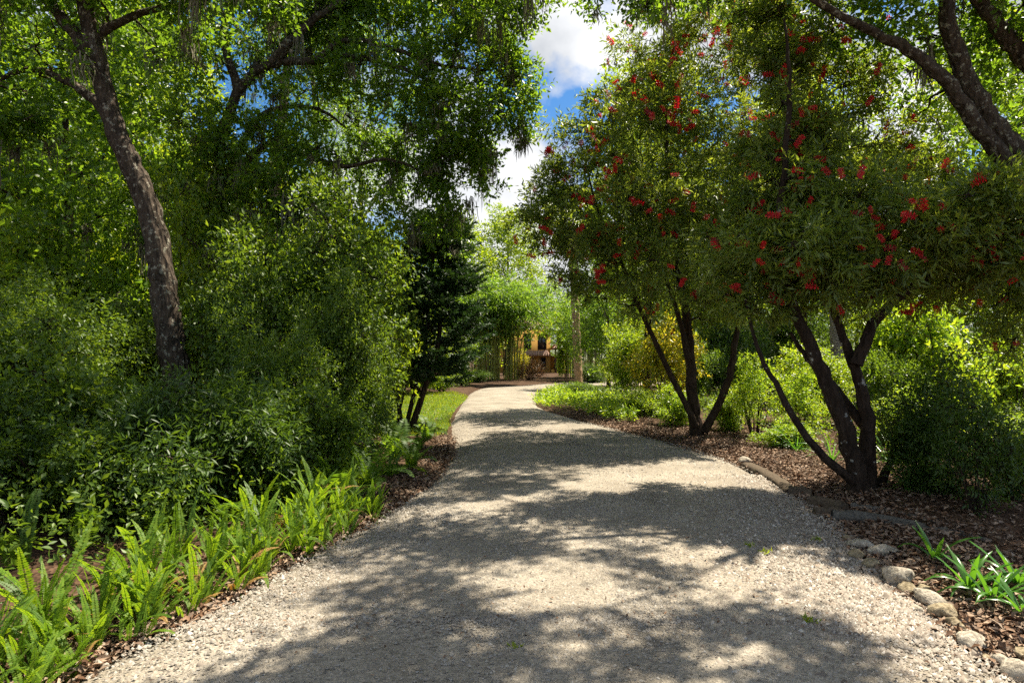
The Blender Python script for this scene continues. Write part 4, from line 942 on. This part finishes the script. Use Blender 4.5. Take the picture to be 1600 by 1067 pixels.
for k, (px, py, d, n_, s_, lb) in enumerate([(1392,700,8.8,22,1.0,'spiky grass-like plant right of the near bottlebrush trunk'), (1245,725,10.2,18,.8,'dark spiky clump behind the mulch between the bottlebrushes'),
                                              (1300,740,9.0,18,.8,'spiky clump left of the near bottlebrush trunk'), (1420,790,6.9,16,.55,'arching grassy clump at the foot of the dark shrub'), (985,643,17.5,14,.7,'small pale spiky plant in the green bed')]):
    o = on(atg(px, d)); root = thing('spiky_plant', lb, 'plant', o, group='spiky grass-like plants on the right')
    for q_ in range(n_): link('blade', GRS[q_ % 3], root, None, (-rng.uniform(.05, .8), 0, q_ * 2.4), s_ * rng.uniform(.7, 1.15))
# weeds in the drive
for k, (px, py, lb) in enumerate([(1170,852,'tiny weed in the gravel farthest from the camera'),(1275,843,'tiny weed in the gravel by the stone row'),(1265,970,'small weed tuft in the gravel at lower right'),(800,1012,'small weed at the bottom centre of the drive'),(1195,862,'tiny weed second in the gravel at right')]):
    m = MB(); o = gd(px, py, .05); D = RNG.normal(size=(22, 3)); D[:, 2] = np.abs(D[:, 2]) + .4
    leaves(m, o + RNG.normal(size=(22, 3)) * A(.02, .02, 0), D, rnd_dir(22, RNG), RNG.uniform(.02, .05, 22), .012)
    tag(m.build('weed', M['grass'], origin=o), lb, 'weed', 'weeds in the gravel').location = tuple(o)

# ------------------------------------------------------------------ edging: rocks, timbers, logs
import bmesh
def rock(label, px, py, wpx, hf, seed, mat):
    rng = np.random.default_rng(seed); p = gd(px, py, .03); r = wpx * 1.2 / F * p[1] / 2
    bm = bmesh.new(); bmesh.ops.create_icosphere(bm, subdivisions=3, radius=1)
    ax = A(1, rng.uniform(.6, .85), hf * .85)
    cuts = rnd_dir(12, rng)
    for v in bm.verts:
        c_ = np.array(v.co); k = 1 + .34 * mnoise.noise(Vector(c_ * 1.3 + seed)) + .2 * mnoise.noise(Vector(c_ * 3.7 + seed)) + .1 * mnoise.noise(Vector(c_ * 9 + seed))
        c_ = c_ * k
        for cc in cuts:
            e = c_ @ cc
            if e > .72: c_ = c_ - cc * (e - .72) * .9
        v.co = c_ * ax * r
    me = bpy.data.meshes.new('rock'); bm.to_mesh(me); bm.free(); me.materials.append(mat)
    me.polygons.foreach_set('use_smooth', np.ones(len(me.polygons), bool))
    o = link('edging_rock', me, None, (p[0], p[1], r * hf * .5), (rng.uniform(-.2, .2), rng.uniform(-.2, .2), rng.uniform(0, 6.28)))
    tag(o, label, 'rock', 'rocks edging the drive at lower right')
rk = [(1323,838,14,.8,1),(1345,850,38,.5,0),(1338,866,34,.6,1),(1372,862,30,.8,0),(1362,880,28,.7,1),(1392,858,22,.6,0),(1402,905,50,.75,0),(1420,920,32,.6,1),(1452,938,44,.75,0),(1432,948,26,.5,0),
      (1470,958,40,.8,1),(1492,975,26,.9,1),(1440,915,26,.5,1),(1505,968,22,.5,0),(1518,1000,46,.6,0),(1540,1000,20,.6,0),(1566,1030,36,.6,0),(1590,1050,44,.8,0),(1545,1022,20,.5,1),(1600,1020,30,.7,1),(1580,1012,16,.5,0),(1165,720,20,.6,0)]
for k, (px, py, wp, hf, mt) in enumerate(rk):
    rock(('single pale rock at the far end of the timber edging' if k == 21 else f'{"mossy brown" if mt else "pale weathered"} edging rock, {ORD[k]} from the grey log along the rock row'), px, py, wp, hf, 100 + k, M['stone2'] if mt else M['stone'])
for k, (a, b, wd, h, lb) in enumerate([((1168,727),(1222,757),.2,.045,'flat timber edging piece farthest up the drive'), ((1205,748),(1238,772),.18,.06,'second flat timber edging piece from the far end'), ((1232,772),(1268,775),.2,.09,'short thick timber edging block in the middle'),
                                       ((1268,788),(1318,800),.16,.1,'tilted timber edging piece beside the near bottlebrush'), ((1272,803),(1320,806),.14,.07,'split timber piece lying before the grey log')]):
    pa, pb_ = gd(*a), gd(*b); m = MB(); n = 7; P = smooth_path([pa, (pa + pb_) / 2 + A(.02, .02, .01), pb_], n)
    d_ = unit(pb_ - pa); s_ = A(-d_[1], d_[0], 0); r_ = np.random.default_rng(k)
    prof = [(-.5, 0), (-.48, .8), (-.2, 1), (.25, .97), (.48, .75), (.5, 0)]
    V = np.array([[P[q] + s_ * wd * u * (1 + r_.normal() * .04) + A(0, 0, -.03 + (h + .03) * v_ * (1 + r_.normal() * .08)) for u, v_ in prof] for q in range(n)]).reshape(-1, 3)
    m.add(V, [(6*q+e, 6*q+e+1, 6*q+e+7, 6*q+e+6) for q in range(n - 1) for e in range(5)]); m.add(V, [(0,1,2,3,4,5)]); m.add(V[-6:], [(5,4,3,2,1,0)])
    o = m.build('edging_timber', M['timber'], None, False, pa); o.location = tuple(pa); tag(o, lb, 'timber', 'timber edging on the right of the drive')
for k, (pts, r0, r1, lb) in enumerate([([(1300,812),(1370,818),(1450,836),(1500,845),(1548,858)], .075, .055, 'long grey log lying across the mulch at right'), ([(1330,796),(1390,804),(1470,826)], .05, .04, 'thinner dark log behind the long grey log')]):
    P = smooth_path([gd(*p) + A(0, 0, r0 * .5 - .005) for p in pts], 22); m = MB(); r_ = np.random.default_rng(k + 5)
    P[:, 2] += r_.normal(size=22) * .004; tube(m, P, np.linspace(r0, r1, 22), 12, r_, .08)
    m.add(P[:1] + np.vstack([np.zeros((1, 3))]), np.zeros((0, 3), int))
    o = m.build('log', M['log'], None, True, P[0]); o.location = tuple(P[0]); tag(o, lb, 'log', 'logs on the mulch')
# unused prototypes are all placed; report
print('objects', len(sc.objects), 'tris', sum(sum(len(p.vertices) - 2 for p in me.polygons) if len(me.polygons) < 200 else len(me.polygons) for me in bpy.data.meshes))
